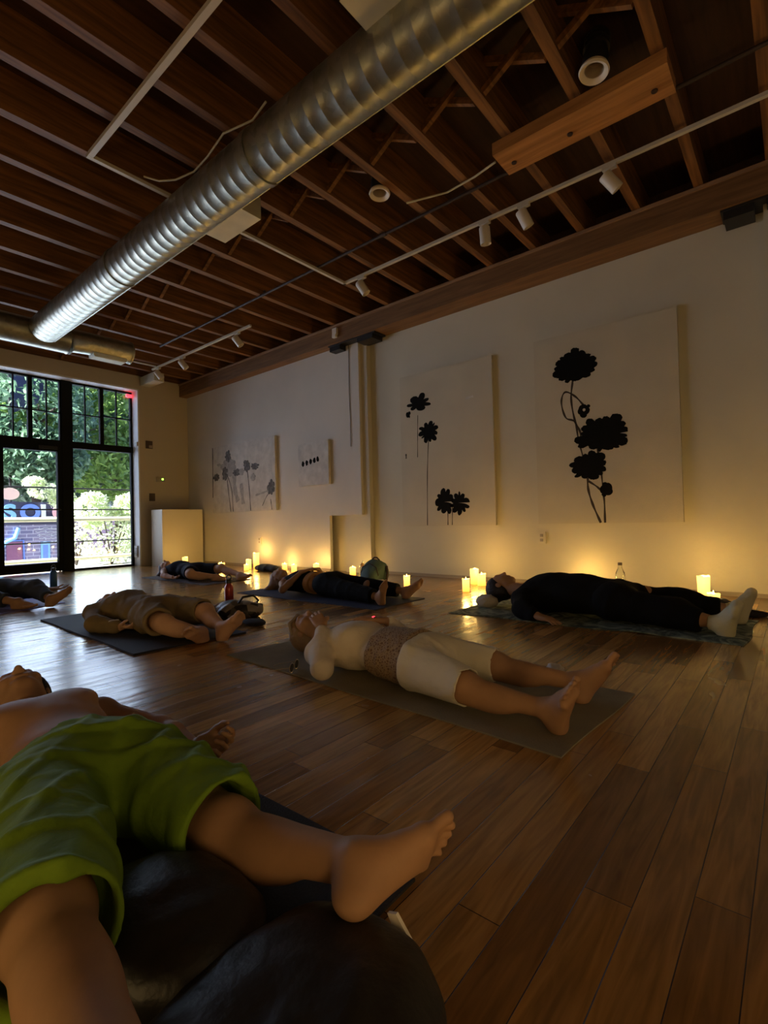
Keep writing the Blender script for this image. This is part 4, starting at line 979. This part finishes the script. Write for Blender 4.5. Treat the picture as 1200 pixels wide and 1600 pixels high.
cushion((.400, .815, MATZ), (.120, .145, .055), .2, lea, 'black shiny cushion between the legs of the person in green shorts', 9)

# ------------------------------------------------------------------ person 6: white outfit, centre
r = person((1.76, 1.30), 'person lying on the grey brown mat in white top, brown lace and white cropped trousers')
J = J_(pelvis=(1.76, 1.27, .11), waist=(1.76, 1.44, .115), chest=(1.77, 1.65, .12), neck=(1.80, 1.86, .105), shL=(1.95, 1.78, .10), shR=(1.61, 1.76, .10))
hL, hR = (1.85, 1.25, .105), (1.68, 1.25, .105); kL, kR = (1.89, .99, .10), (1.585, .95, .10); aL, aR = (1.955, .68, .075), (1.615, .655, .078)
hL, hR = (1.85, 1.27, .105), (1.68, 1.25, .105)
s = Sculpt(); s.floor = MATZ; torso(s, J, .93, k=.05); s.cone(J['neck'], (1.81, 1.96, .11), .048, .046, .04)
HC, HU, HF = (1.83, 2.07, .13), (.05, 1, -.10), (-.12, .10, 1)
head(s, HC, HU, HF, .95)
leg(s, hL, kL, aL, .90, back=(.1, 0, -1)); leg(s, hR, kR, aR, .90, back=(0, 0, -1))
arm(s, J['shL'], (2.07, 1.56, .075), (1.92, 1.60, .215), .85); arm(s, J['shR'], (1.52, 1.64, .07), (1.70, 1.83, .20), .85)
hand(s, (1.915, 1.605, .218), (-.75, .55, .18), (-.3, .2, -1), (.4, .8, 0), .92, curl=.25); hand(s, (1.70, 1.835, .205), (.35, .8, .35), (.5, .2, -1), (.6, -.6, .3), .92, curl=.35)
foot(s, aR, (-.38, -.34, .82), (.1, .85, .40), (1, -.2, .4), .92); foot(s, aL, (.30, -.52, .78), (.1, .85, .45), (-1, -.2, .4), .92)
child(r, s.mesh('body', .0047, skin, smooth=1))
wh = cloth('white_knit', (.78, .68, .55), .85, .3, 60, .05); wh2 = cloth('white_trouser_cloth', (.78, .72, .58), .85, .5, 24, .05)
s = Sculpt(); s.floor = MATZ; s.disp = folds(5, .003, ((.4, 1, .2), (-.8, .6, .3)), 40, 6)
torso(s, J, .95, g=.010, k=.05, low=False); bust(s, J, 1, size=.05)
arm(s, J['shL'], (2.07, 1.56, .075), (1.945, 1.595, .205), .88, g=.010); arm(s, J['shR'], (1.52, 1.64, .07), (1.675, 1.805, .18), .90, g=.012)
s.cuts.append(((1.76, 1.46, .1), (0, -1, .12)))
child(r, s.mesh('white_top', .0058, wh))
s = Sculpt(); s.floor = MATZ; s.disp = folds(8, .0045, ((1, .2, .4), (-.8, .7, .3)), 48, 7)
s.ell((1.76, 1.27, .115), (.168, .135, .112), k=.04)
s.cone((1.85, 1.25, .112), (1.892, .985, .105), .092, .070, .04, capb=0); s.cone((1.675, 1.24, .112), (1.58, .935, .105), .094, .068, .04, capb=0)
hem(s, (1.85, 1.25, .112), (1.892, .985, .105), .063); hem(s, (1.675, 1.24, .112), (1.58, .935, .105), .063)
s.cuts.append(((1.76, 1.27, .1), (0, 1, 0.0)))
child(r, s.mesh('cropped_trousers', .0058, wh2))
s = Sculpt(); s.floor = MATZ; s.disp = folds(12, .003, ((1, .5, .4), (-.8, .9, .3)), 90, 12)
s.cone((1.76, 1.16, .115), (1.765, 1.475, .118), .172, .150, .04, flat=((0, 0, 1), .74), capb=0, capa=0)
s.cuts.append(((1.76, 1.24, .1), (.0, -1, .30)))
lace = bpy.data.materials.new('brown_lace'); lace.use_nodes = True; N, L = nodes(lace); b = N['Principled BSDF']; b.inputs['Roughness'].default_value = .8
tc = N.new('ShaderNodeTexCoord'); vo = N.new('ShaderNodeTexVoronoi'); vo.feature = 'DISTANCE_TO_EDGE'; vo.inputs['Scale'].default_value = 80; L.new(tc.outputs['Object'], vo.inputs['Vector'])
cr = N.new('ShaderNodeValToRGB'); cr.color_ramp.elements[0].color = (.40, .29, .18, 1); cr.color_ramp.elements[1].color = (.17, .095, .05, 1); cr.color_ramp.elements[1].position = .30
L.new(vo.outputs[0], cr.inputs[0]); L.new(cr.outputs[0], b.inputs['Base Color'])
child(r, s.mesh('lace_waistband', .0058, lace))
s = Sculpt(); P, ax = hair(s, HC, HU, HF, 1.04)
s.cone(P(0, -.06, .02), P(.02, -.09, -.02), .05, .04, .02); child(r, s.mesh('hair', .0055, mat('light_brown_hair', (.30, .19, .10), .55, bump=.8, bscale=60)))
s = Sculpt(); P2 = lambda x, y, z: P(x, y, z); s.chain([P(-.080, .0, .045), P(-.068, .048, .072), P(0, .075, .085), P(.068, .048, .072), P(.080, .0, .045)], [.010]*5, .01); child(r, s.mesh('headband', .005, mat('grey_headband', (.30, .24, .18), .6)))
w = root('wrist_tracker', (1.80, 1.69, .27), 'tiny device glowing red on the raised hand of the person in white', 'wearable device')
bm = bmesh.new(); box(bm, -.008, .008, -.008, .008, -.004, .002); bm_obj('casing', bm, M['blackm'], w, bevel=.002); bm = bmesh.new(); box(bm, -.010, .004, -.004, .004, -.002, .004); bm_obj('red_light', bm, M['red'], w)
w.location = (1.858, 1.625, .242)
mat_thing(((1.47, .56), (2.16, .52), (2.16, 2.36), (1.545, 2.42)), cloth('grey_mat_cloth', (.27, .235, .165), .8, .4, 120, .15, 5), 'grey brown pleated yoga mat under the person in white', seed=5, curl=lambda u, v: .007*max(0, math.sin(u*34))**3*max(0, 1-v*1.5))
# things on the mat
s = Sculpt(); s.disp = folds(2, .006, ((1, .3, .6), (-.5, .8, .9)), 110, 20); s.ell((2.20, .86, .028), (.045, .035, .024), k=.02); s.ell((2.165, .83, .018), (.03, .02, .015), k=.02); s.floor = .004
o = s.mesh('crumpled_tissue', .004, mat('white_tissue', (.8, .72, .62), .8)); tag(o, 'crumpled white cloth beside the bare feet of the person in white', 'tissue')
gl = root('eyeglasses', (1.56, 1.88, .007), 'wire eyeglasses lying on the grey mat beside the head', 'glasses'); gl.rotation_euler = (0, 0, .5)
gm = mat('gold_wire', (.55, .42, .25), .3, .9); lens = mat('tinted_lens', (.10, .08, .06), .08, trans=.4)
for q in (-1, 1):
    bm = bmesh.new(); pts = [(q*.032+.026*math.cos(a), .0, .024+.021*math.sin(a)) for a in [2*PI*i/24 for i in range(25)]]; tube(bm, pts, .0018, 6, False); bm_obj('rim', bm, gm, gl, smooth=True)
    bm = bmesh.new(); lathe(bm, [(0, -.0006), (.0255, -.0006), (.0255, .0006), (0, .0006)], 20, Matrix.Translation((q*.032, 0, .024)) @ Matrix.Rotation(PI/2, 4, 'X') @ Matrix.Diagonal((1, .82, 1, 1)), close=False); bm_obj('lens', bm, lens, gl)
    bm = bmesh.new(); tube(bm, [(q*.058, 0, .03), (q*.062, .03, .027), (q*.060, .11, .012), (q*.058, .13, .003)], .0018, 6); bm_obj('temple_arm', bm, gm, gl)
bm = bmesh.new(); tube(bm, [(-.008, 0, .03), (0, .003, .034), (.008, 0, .03)], .0016, 6); bm_obj('bridge', bm, gm, gl)

# ------------------------------------------------------------------ person 7: all black, white socks, right
r = person((3.66, 1.0), 'person on the marbled green mat in loose black clothes and white socks')
J = J_(pelvis=(3.62, .98, .135), waist=(3.64, 1.18, .15), chest=(3.66, 1.42, .15), neck=(3.69, 1.66, .14), shL=(3.86, 1.57, .12), shR=(3.46, 1.57, .11))
HC, HU, HF = (3.72, 1.87, .16), (0, 1, -.05), (.25, -.22, 1)
kL, kR = (3.80, .62, .135), (3.50, .62, .12); aL, aR = (3.88, .34, .085), (3.43, .37, .075)
s = Sculpt(); s.floor = MATZ; torso(s, J, 1, k=.05); s.cone(J['neck'], (3.70, 1.78, .145), .055, .052, .04); head(s, HC, HU, HF, 1.0)
leg(s, (3.72, .96, .13), kL, aL); leg(s, (3.54, .96, .13), kR, aR)
arm(s, J['shL'], (3.98, 1.40, .08), (3.99, 1.15, .05)); arm(s, J['shR'], (3.30, 1.52, .07), (3.23, 1.36, .05), 1)
hand(s, (3.235, 1.375, .05), (-.15, -1, -.12), (.0, 0, -1), (1, 0, 0), 1.1, curl=.3, spread=.08); hand(s, (3.99, 1.15, .05), (0, -1, 0), (0, 0, 1), (1, 0, 0), 1)
child(r, s.mesh('body', .0075, skin))
blk = cloth('black_jersey', (.006, .006, .006), .9, .3, 40, .2)
s = Sculpt(); s.floor = MATZ; s.disp = folds(9, .006, ((.4, 1, .2), (-.8, .6, .3)), 34, 5)
torso(s, J, 1.06, g=.024, k=.07, low=True, thick=1.06); s.ell((3.65, 1.22, .165), (.19, .26, .125), k=.05)
arm(s, J['shR'], (3.31, 1.52, .072), (3.25, 1.41, .055), 1.05, g=.02); arm(s, J['shL'], (3.98, 1.40, .08), (3.99, 1.22, .055), 1.05, g=.02)
child(r, s.mesh('black_top', .009, blk))
s = Sculpt(); s.floor = MATZ; s.disp = folds(10, .006, ((.4, 1, .2), (-.8, .6, .3)), 34, 5)
s.ell((3.62, .98, .14), (.195, .17, .13), k=.05); s.cone((3.72, .96, .14), (3.885, .42, .085), .108, .074, .06, capb=0); s.cone((3.53, .96, .135), (3.44, .46, .082), .108, .070, .06, capb=0); s.ell(kL, (.09, .12, .085), k=.05); s.ell(kR, (.09, .12, .08), k=.05)
child(r, s.mesh('black_trousers', .009, blk))
sock = cloth('cream_sock', (.62, .58, .38), .85, .4, 90, .05)
s = Sculpt(); s.floor = MATZ; foot(s, aR, (-.30, -.25, .92), (.1, .9, .3), (1, -.2, .4), 1.0, sock=.006, toes=False); s.cone(aR, (3.437, .42, .078), .042, .042, .02, capb=0); child(r, s.mesh('sock', .006, sock))
s = Sculpt(); s.floor = MATZ; foot(s, aL, (.35, -.30, .85), (.1, .9, .3), (-1, -.2, .4), 1.0, sock=.006, toes=False); s.cone(aL, (3.87, .40, .085), .042, .042, .02, capb=0); child(r, s.mesh('sock', .006, sock))
s = Sculpt(); P, ax = hair(s, HC, HU, HF, 1.03); s.cone(P(0, -.05, .03), P(0, -.10, .05), .06, .04, .03); child(r, s.mesh('hair', .008, mat('black_hair', (.012, .008, .006), .6, bump=.6, bscale=70)))
s = Sculpt(); s.disp = folds(4, .010, ((1, .3, .6), (-.5, .8, .9)), 60, 12); s.ell((3.58, 1.93, .05), (.075, .09, .052), k=.02); s.floor = MATZ
o = s.mesh('rolled_towel', .006, mat('white_towel', (.62, .56, .48), .9, bump=.5, bscale=90)); tag(o, 'bunched white towel under the dark haired head beside the wall', 'towel')
s = Sculpt(); s.disp = folds(6, .010, ((1, .3, .6), (-.5, .8, .9)), 40, 8); s.floor = .002
s.ell((4.30, .50, .045), (.10, .16, .05), k=.03); s.ell((4.22, .40, .02), (.13, .22, .025), k=.04)
o = s.mesh('crumpled_jacket', .008, mat('dark_jacket_cloth', (.018, .012, .010), .9)); tag(o, 'dark crumpled garment on the floor in front of the candles by the white socks', 'garment')
tm = bpy.data.materials.new('marbled_green_towel_cloth'); tm.use_nodes = True; N, L = nodes(tm); b = N['Principled BSDF']; b.inputs['Roughness'].default_value = .85
tc = N.new('ShaderNodeTexCoord'); no = N.new('ShaderNodeTexNoise'); no.inputs['Scale'].default_value = 7; no.inputs['Detail'].default_value = 6; no.inputs['Distortion'].default_value = 2.5; L.new(tc.outputs['Object'], no.inputs['Vector'])
cr = N.new('ShaderNodeValToRGB'); e = cr.color_ramp.elements; e[0].position = .40; e[0].color = (.045, .075, .065, 1); e[1].position = .62; e[1].color = (.30, .36, .28, 1); L.new(no.outputs[0], cr.inputs[0]); L.new(cr.outputs[0], b.inputs['Base Color'])
mat_thing(((3.27, .24), (4.06, .22), (4.00, 2.04), (3.24, 2.06)), tm, 'dark green marbled wrinkled mat under the person in black with white socks', wave=.009, seed=7)

# ------------------------------------------------------------------ person 5: black outfit, blonde, centre back
r = person((3.36, 3.6), 'person in black outfit with tan waistband, fair hair spread on the navy mat')
J = J_(pelvis=(3.36, 3.50, .11), waist=(3.36, 3.67, .115), chest=(3.37, 3.88, .12), neck=(3.38, 4.08, .105), shL=(3.54, 4.00, .10), shR=(3.20, 3.99, .10))
HC, HU, HF = (3.39, 4.29, .13), (0, 1, -.10), (-.15, .05, 1); aL, aR = (3.60, 2.76, .07), (3.20, 2.74, .07); kL, kR = (3.50, 3.12, .10), (3.23, 3.12, .10)
s = Sculpt(); s.floor = MATZ; torso(s, J, .93, k=.05); s.cone(J['neck'], (3.38, 4.18, .11), .048, .046, .04); head(s, HC, HU, HF, .95)
leg(s, (3.45, 3.48, .105), kL, aL, .9); leg(s, (3.28, 3.48, .105), kR, aR, .9)
arm(s, J['shR'], (3.08, 3.86, .07), (3.26, 3.80, .22), .86); arm(s, J['shL'], (3.66, 3.84, .07), (3.50, 3.80, .23), .86)
hand(s, (3.26, 3.80, .225), (.8, .1, .1), (0, 0, -1), (0, 1, 0), .92, curl=.2); hand(s, (3.50, 3.80, .235), (-.8, -.1, .1), (0, 0, -1), (0, 1, 0), .92, curl=.2)
foot(s, aR, (-.25, -.30, .9), (.1, .9, .3), (1, -.2, .4), .92); foot(s, aL, (.50, -.52, .68), (.1, .9, .3), (-1, -.2, .4), .92)
child(r, s.mesh('body', .0075, skin))
s = Sculpt(); s.floor = MATZ; torso(s, J, .95, g=.012, k=.05, low=False); bust(s, J, 1, size=.05); s.cuts.append(((3.36, 3.72, .1), (0, -1, 0))); s.cuts.append(((3.36, 4.03, .1), (0, 1, 0))); child(r, s.mesh('black_top', .009, blk))
s = Sculpt(); s.floor = MATZ; s.cone((3.36, 3.66, .115), (3.36, 3.73, .118), .148, .146, .03, flat=((0, 0, 1), .75), capa=0, capb=0); child(r, s.mesh('tan_waistband', .008, cloth('tan_band', (.42, .22, .09), .8)))
s = Sculpt(); s.floor = MATZ; s.disp = folds(10, .004, ((.4, 1, .2), (-.8, .6, .3)), 34, 5)
s.ell((3.36, 3.50, .118), (.170, .165, .115), k=.05); s.cone((3.45, 3.46, .115), (3.585, 2.84, .075), .098, .062, .05, capb=0); s.cone((3.28, 3.46, .115), (3.205, 2.80, .075), .098, .062, .05, capb=0); s.cuts.append(((3.36, 3.665, .1), (0, 1, 0)))
child(r, s.mesh('black_trousers', .009, blk))
s = Sculpt(); P, ax = hair(s, HC, HU, HF, .98); s.disp = folds(15, .008, ((1, .1, .3), (.9, .6, .3)), 60, 9)
for k in range(7): s.chain([P(-.06+.02*k, -.05, .04), P(-.10+.03*k, -.10, .10), P(-.15+.04*k, -.115, .17+.02*math.sin(k))], [.035, .03, .012], .02)
s.floor = .004; child(r, s.mesh('hair', .0075, mat('blonde_hair', (.30, .17, .075), .55, bump=.8, bscale=60)))
mat_thing(((3.02, 2.62), (3.70, 2.62), (3.70, 4.50), (3.00, 4.50)), mat('navy_mat_rubber', (.022, .032, .075), .8, bump=.3, bscale=160), 'navy blue yoga mat under the person with the tan waistband', seed=8)

# ------------------------------------------------------------------ person 2: khaki clothes, left middle
r = person((1.62, 3.55), 'person in khaki shirt and shorts lying on a dark mat left of the red bottle')
J = J_(pelvis=(1.63, 3.38, .115), waist=(1.61, 3.56, .12), chest=(1.60, 3.78, .125), neck=(1.60, 3.99, .105), shL=(1.79, 3.90, .10), shR=(1.42, 3.90, .10))
HC, HU, HF = (1.63, 4.20, .10), (0.1, 1, -.2), (.5, .2, 1); kL, kR = (1.77, 3.02, .14), (1.50, 3.04, .11); aL, aR = (1.72, 2.74, .08), (1.62, 2.82, .06)
s = Sculpt(); s.floor = MATZ; torso(s, J, .97, k=.05); s.cone(J['neck'], (1.62, 4.09, .10), .052, .05, .04); head(s, HC, HU, HF, .97)
leg(s, (1.72, 3.36, .11), kL, aL, .95); leg(s, (1.55, 3.36, .11), kR, aR, .95)
arm(s, J['shR'], (1.34, 3.68, .065), (1.42, 3.46, .055), .95); arm(s, J['shL'], (1.90, 3.70, .06), (1.92, 3.46, .05), .95)
hand(s, (1.425, 3.455, .06), (.28, -1, 0), (.3, 0, 1), (-1, 0, 0.5), .95, curl=.7); hand(s, (1.92, 3.45, .05), (0, -1, 0), (0, 0, 1), (1, 0, 0), .95)
foot(s, aL, (.22, -.62, .72), (.1, .8, .4), (-1, -.2, .4), .97); foot(s, aR, (-.55, -.30, .42), (.3, .6, .8), (.6, -.4, .6), .97)
child(r, s.mesh('body', .0065, skin2))
kh = cloth('khaki_cloth', (.235, .175, .095), .88, .5, 26, .1)
s = Sculpt(); s.floor = MATZ; s.disp = folds(21, .008, ((.2, 1, .2), (-.8, .6, .3)), 40, 6)
torso(s, J, 1.0, g=.018, k=.06); arm(s, J['shR'], (1.335, 3.67, .068), (1.40, 3.49, .058), 1.0, g=.014); arm(s, J['shL'], (1.90, 3.70, .062), (1.915, 3.56, .05), 1.0, g=.014); s.cuts.append(((1.6, 3.34, .1), (0, -1, 0)))
child(r, s.mesh('khaki_shirt', .0075, kh))
s = Sculpt(); s.floor = MATZ; s.disp = folds(22, .008, ((.6, 1, .2), (-.8, .6, .3)), 40, 6)
s.ell((1.63, 3.37, .12), (.182, .15, .122), k=.05); s.cone((1.72, 3.34, .12), (1.775, 3.05, .145), .106, .078, .05, capb=0); s.cone((1.55, 3.34, .12), (1.49, 3.09, .12), .108, .082, .05, capb=0); hem(s, (1.72, 3.34, .12), (1.775, 3.05, .145), .066); hem(s, (1.55, 3.34, .12), (1.49, 3.09, .12), .070)
child(r, s.mesh('khaki_shorts', .0075, kh))
s = Sculpt(); s.chain([(1.385, 3.50, .085), (1.38, 3.50, .05), (1.41, 3.50, .02)], [.008]*3, .006); s.cone((1.372, 3.515, .09), (1.41, 3.49, .095), .012, .012, .01); s.floor = .008
child(r, s.mesh('bracelet', .005, mat('pale_bracelet', (.75, .72, .78), .4)))
s = Sculpt(); hair(s, HC, HU, HF, 1.0); child(r, s.mesh('hair', .008, mat('brown_hair', (.05, .03, .018), .6, bump=.6, bscale=60)))
mat_thing(((1.24, 2.86), (1.93, 2.80), (1.95, 4.60), (1.27, 4.55)), mat('dark_blue_mat_rubber', (.018, .020, .032), .75, bump=.3, bscale=160), 'thick dark mat under the person in khaki', th=.012, seed=9, wave=.003)
# bag and black pouch beside khaki person
bagm = bpy.data.materials.new('patterned_bag_cloth'); bagm.use_nodes = True; N, L = nodes(bagm); b = N['Principled BSDF']; b.inputs['Roughness'].default_value = .45
tc = N.new('ShaderNodeTexCoord'); vo = N.new('ShaderNodeTexVoronoi'); vo.inputs['Scale'].default_value = 14; L.new(tc.outputs['Object'], vo.inputs['Vector']); cr = N.new('ShaderNodeValToRGB'); e = cr.color_ramp.elements
e[0].color = (.03, .025, .02, 1); e[1].color = (.34, .30, .25, 1); e[0].position = .35; e[1].position = .6; L.new(vo.outputs['Color'], cr.inputs[0]); L.new(cr.outputs[0], b.inputs['Base Color'])
r = root('patterned_bag', (2.20, 3.35, 0), 'crumpled dark and silver patterned bag on the floor in front of the red bottle', 'bag')
s = Sculpt(); s.disp = folds(31, .012, ((1, .3, .6), (-.5, .8, .9)), 36, 9); s.floor = .002; s.ell((2.22, 3.38, .055), (.12, .15, .075), k=.04); s.ell((2.18, 3.50, .04), (.12, .10, .05), k=.04); s.ell((2.30, 3.28, .05), (.10, .10, .06), k=.04)
child(r, s.mesh('bag_body', .007, bagm)); child(r, tube_obj('handle', [(2.20, 3.30, .10), (2.22, 3.26, .16), (2.30, 3.24, .165), (2.36, 3.26, .12), (2.34, 3.30, .05)], .009, M['blackm']))
s = Sculpt(); s.disp = folds(33, .010, ((1, .3, .6), (-.5, .8, .9)), 40, 9); s.floor = .002; s.ell((2.16, 3.82, .05), (.09, .14, .06), k=.04)
o = s.mesh('black_pouch', .007, mat('shiny_black_cloth', (.012, .011, .012), .35, bump=.4, bscale=20)); tag(o, 'black shiny pouch beside the knee of the person in khaki', 'pouch')
s = Sculpt(); s.floor = .002; s.ell((2.12, 2.98, .02), (.06, .11, .022), k=.03); s.disp = folds(35, .006, ((1, .3, .6),), 40, 9)
o = s.mesh('dark_cloth', .006, mat('dark_cloth_material', (.02, .018, .02), .9)); tag(o, 'small dark cloth on the floor beyond the bare sole of the person in khaki', 'cloth')

# ------------------------------------------------------------------ person 3: far left, partly outside
r = person((1.30, 5.95), 'person at the left edge of the picture in grey blue trousers and a white top')
J = J_(pelvis=(1.30, 5.98, .115), waist=(1.29, 6.16, .12), chest=(1.28, 6.38, .12), neck=(1.27, 6.58, .105), shL=(1.46, 6.50, .10), shR=(1.10, 6.50, .10))
kL, kR = (1.52, 5.62, .15), (1.12, 5.66, .12); aL, aR = (1.55, 5.27, .075), (1.33, 5.38, .07)
s = Sculpt(); s.floor = MATZ; torso(s, J, .95, k=.05); s.cone(J['neck'], (1.27, 6.68, .10), .05, .048, .04); head(s, (1.27, 6.79, .125), (0, 1, -.1), (0, .1, 1), .95)
leg(s, (1.39, 5.96, .11), kL, aL, .92); leg(s, (1.22, 5.96, .11), kR, aR, .92)
arm(s, J['shL'], (1.66, 6.36, .07), (1.84, 6.22, .06), .9); arm(s, J['shR'], (.98, 6.26, .07), (.95, 6.02, .05), .9)
hand(s, (1.84, 6.22, .06), (.8, -.4, 0), (0, 0, 1), (.4, .8, 0), .95, curl=.35, spread=.3); hand(s, (.95, 6.02, .05), (0, -1, 0), (0, 0, 1), (-1, 0, 0), .95)
foot(s, aL, (.70, -.25, .62), (.1, .6, .8), (-.6, -.5, .5), .95); foot(s, aR, (.35, -.75, .12), (0, .1, 1), (.9, .3, -.3), .95)
child(r, s.mesh('body', .008, skin))
gy = cloth('grey_blue_cloth', (.055, .065, .09), .85, .4, 26)
s = Sculpt(); s.floor = MATZ; s.disp = folds(41, .006, ((.4, 1, .2), (-.8, .6, .3)), 34, 5); s.ell((1.30, 5.98, .12), (.175, .16, .12), k=.05)
s.cone((1.39, 5.95, .12), (1.52, 5.60, .15), .105, .080, .05); s.cone((1.52, 5.60, .15), (1.548, 5.34, .085), .078, .056, .04, capb=0); s.cone((1.21, 5.95, .12), (1.12, 5.66, .12), .105, .085, .05); s.cone((1.12, 5.66, .12), (1.26, 5.48, .085), .08, .062, .04, capb=0)
child(r, s.mesh('grey_trousers', .009, gy))
s = Sculpt(); s.floor = MATZ; s.disp = folds(42, .005, ((.4, 1, .2), (-.8, .6, .3)), 34, 5); torso(s, J, .98, g=.016, k=.05, low=False); s.cuts.append(((1.3, 6.05, .1), (0, -1, 0))); child(r, s.mesh('white_top', .009, wh))
s = Sculpt(); hair(s, (1.27, 6.79, .125), (0, 1, -.1), (0, .1, 1), .98); child(r, s.mesh('hair', .009, mat('dark_brown_hair', (.03, .02, .012), .6)))
mat_thing(((1.02, 5.18), (1.72, 5.42), (1.62, 6.98), (.92, 6.90)), mat('lavender_mat_rubber', (.20, .18, .48), .7, bump=.3, bscale=160), 'lavender yoga mat under the person at the left edge', seed=10)

# ------------------------------------------------------------------ person 4: back, by the plinth
r = person((3.45, 6.2), 'person at the back near the white plinth, short black outfit and long brown hair')
J = J_(pelvis=(3.46, 6.15, .11), waist=(3.46, 6.32, .11), chest=(3.46, 6.52, .115), neck=(3.46, 6.71, .105), shL=(3.62, 6.63, .10), shR=(3.29, 6.63, .095))
HC, HU, HF = (3.46, 6.92, .125), (0, 1, -.12), (-.25, .12, 1); kL, kR = (3.64, 5.80, .14), (3.24, 5.86, .10); aL, aR = (3.68, 5.44, .07), (3.48, 5.66, .055)
s = Sculpt(); s.floor = MATZ; torso(s, J, .92, k=.05); s.cone(J['neck'], (3.46, 6.81, .11), .046, .044, .04); head(s, HC, HU, HF, .93)
leg(s, (3.54, 6.13, .105), kL, aL, .9); leg(s, (3.38, 6.13, .105), kR, aR, .9)
arm(s, J['shR'], (3.18, 6.44, .06), (3.20, 6.22, .045), .85); arm(s, J['shL'], (3.74, 6.44, .06), (3.78, 6.22, .05), .85)
hand(s, (3.20, 6.21, .045), (0, -1, 0), (0, 0, 1), (-1, 0, 0), .92, curl=.4); hand(s, (3.78, 6.2, .045), (0, -1, 0), (0, 0, 1), (1, 0, 0), .92, curl=.4)
foot(s, aL, (.25, -.85, .3), (.1, .3, .9), (-1, -.2, .2), .92); foot(s, aR, (.55, -.55, .05), (.1, .2, .9), (-.3, .8, .4), .92)
child(r, s.mesh('body', .008, skin2))
s = Sculpt(); s.floor = MATZ; torso(s, J, .95, g=.014, k=.05); bust(s, J, 1, size=.045)
s.cone((3.54, 6.11, .112), (3.62, 5.88, .13), .098, .076, .05, capb=0); s.cone((3.38, 6.11, .112), (3.30, 5.96, .11), .098, .085, .05, capb=0); s.cuts.append(((3.4, 6.66, .1), (0, 1, 0)))
child(r, s.mesh('black_outfit', .009, cloth('dark_navy_jersey', (.012, .013, .02), .9)))
s = Sculpt(); P, ax = hair(s, HC, HU, HF, .98)
for k in range(5): s.chain([P(-.05+.025*k, -.05, .03), P(-.09+.04*k, -.09, .08), P(-.11+.045*k, -.11, .13)], [.04, .034, .02], .03)
s.floor = .004; s.disp = folds(16, .007, ((1, .1, .3), (.9, .6, .3)), 60, 9); child(r, s.mesh('hair', .009, mat('long_brown_hair', (.055, .025, .018), .55)))
mat_thing(((3.16, 5.40), (3.80, 5.40), (3.80, 7.02), (3.16, 7.02)), mat('brown_mat_rubber', (.05, .028, .022), .8, bump=.3, bscale=160), 'dark brown yoga mat at the back under the person with long brown hair', seed=11)

# ------------------------------------------------------------------ backpack, shoes
gbp = mat('grey_green_canvas', (.095, .15, .115), .8, bump=.5, bscale=50, var=.15)
r = root('backpack', (4.30, 3.72, 0), 'grey green backpack standing on the floor beside the pilaster', 'backpack')
s = Sculpt(); s.floor = .002; s.disp = folds(51, .008, ((1, .3, .6), (-.5, .8, .9)), 26, 8)
s.ell((4.32, 3.74, .12), (.13, .17, .15), k=.05); s.ell((4.22, 3.74, .085), (.07, .12, .085), k=.03); child(r, s.mesh('bag_body', .008, gbp))
child(r, tube_obj('zip', [(4.20, 3.86, .10), (4.20, 3.83, .19), (4.22, 3.74, .235), (4.22, 3.64, .19), (4.22, 3.61, .10)], .006, M['pipe'], None, 6))
child(r, tube_obj('strap', [(4.32, 3.57, .20), (4.28, 3.53, .12), (4.28, 3.55, .03), (4.26, 3.62, .012)], .014, M['pipe'], None, 8))
child(r, tube_obj('top_handle', [(4.33, 3.80, .26), (4.33, 3.76, .292), (4.33, 3.72, .292), (4.33, 3.68, .262)], .008, M['pipe'], None, 8))
s = Sculpt(); s.floor = .002; s.disp = folds(52, .007, ((1, .3, .6), (-.5, .8, .9)), 60, 12); s.ell((4.16, 3.52, .035), (.05, .09, .035), k=.03)
o = s.mesh('pale_cloth', .006, mat('pale_cloth_material', (.45, .38, .26), .9)); tag(o, 'pale folded cloth leaning on the green backpack', 'cloth')
r = root('duffel_bag', (4.62, 6.1, 0), 'dark bag lying at the foot of the board wall by the candle cluster', 'bag')
s = Sculpt(); s.floor = .002; s.disp = folds(53, .008, ((1, .3, .6), (-.5, .8, .9)), 30, 8); s.ell((4.62, 6.16, .045), (.12, .24, .055), k=.03); s.ell((4.60, 5.92, .05), (.08, .10, .03), k=.03); child(r, s.mesh('bag_body', .009, mat('charcoal_cloth', (.03, .03, .028), .85)))
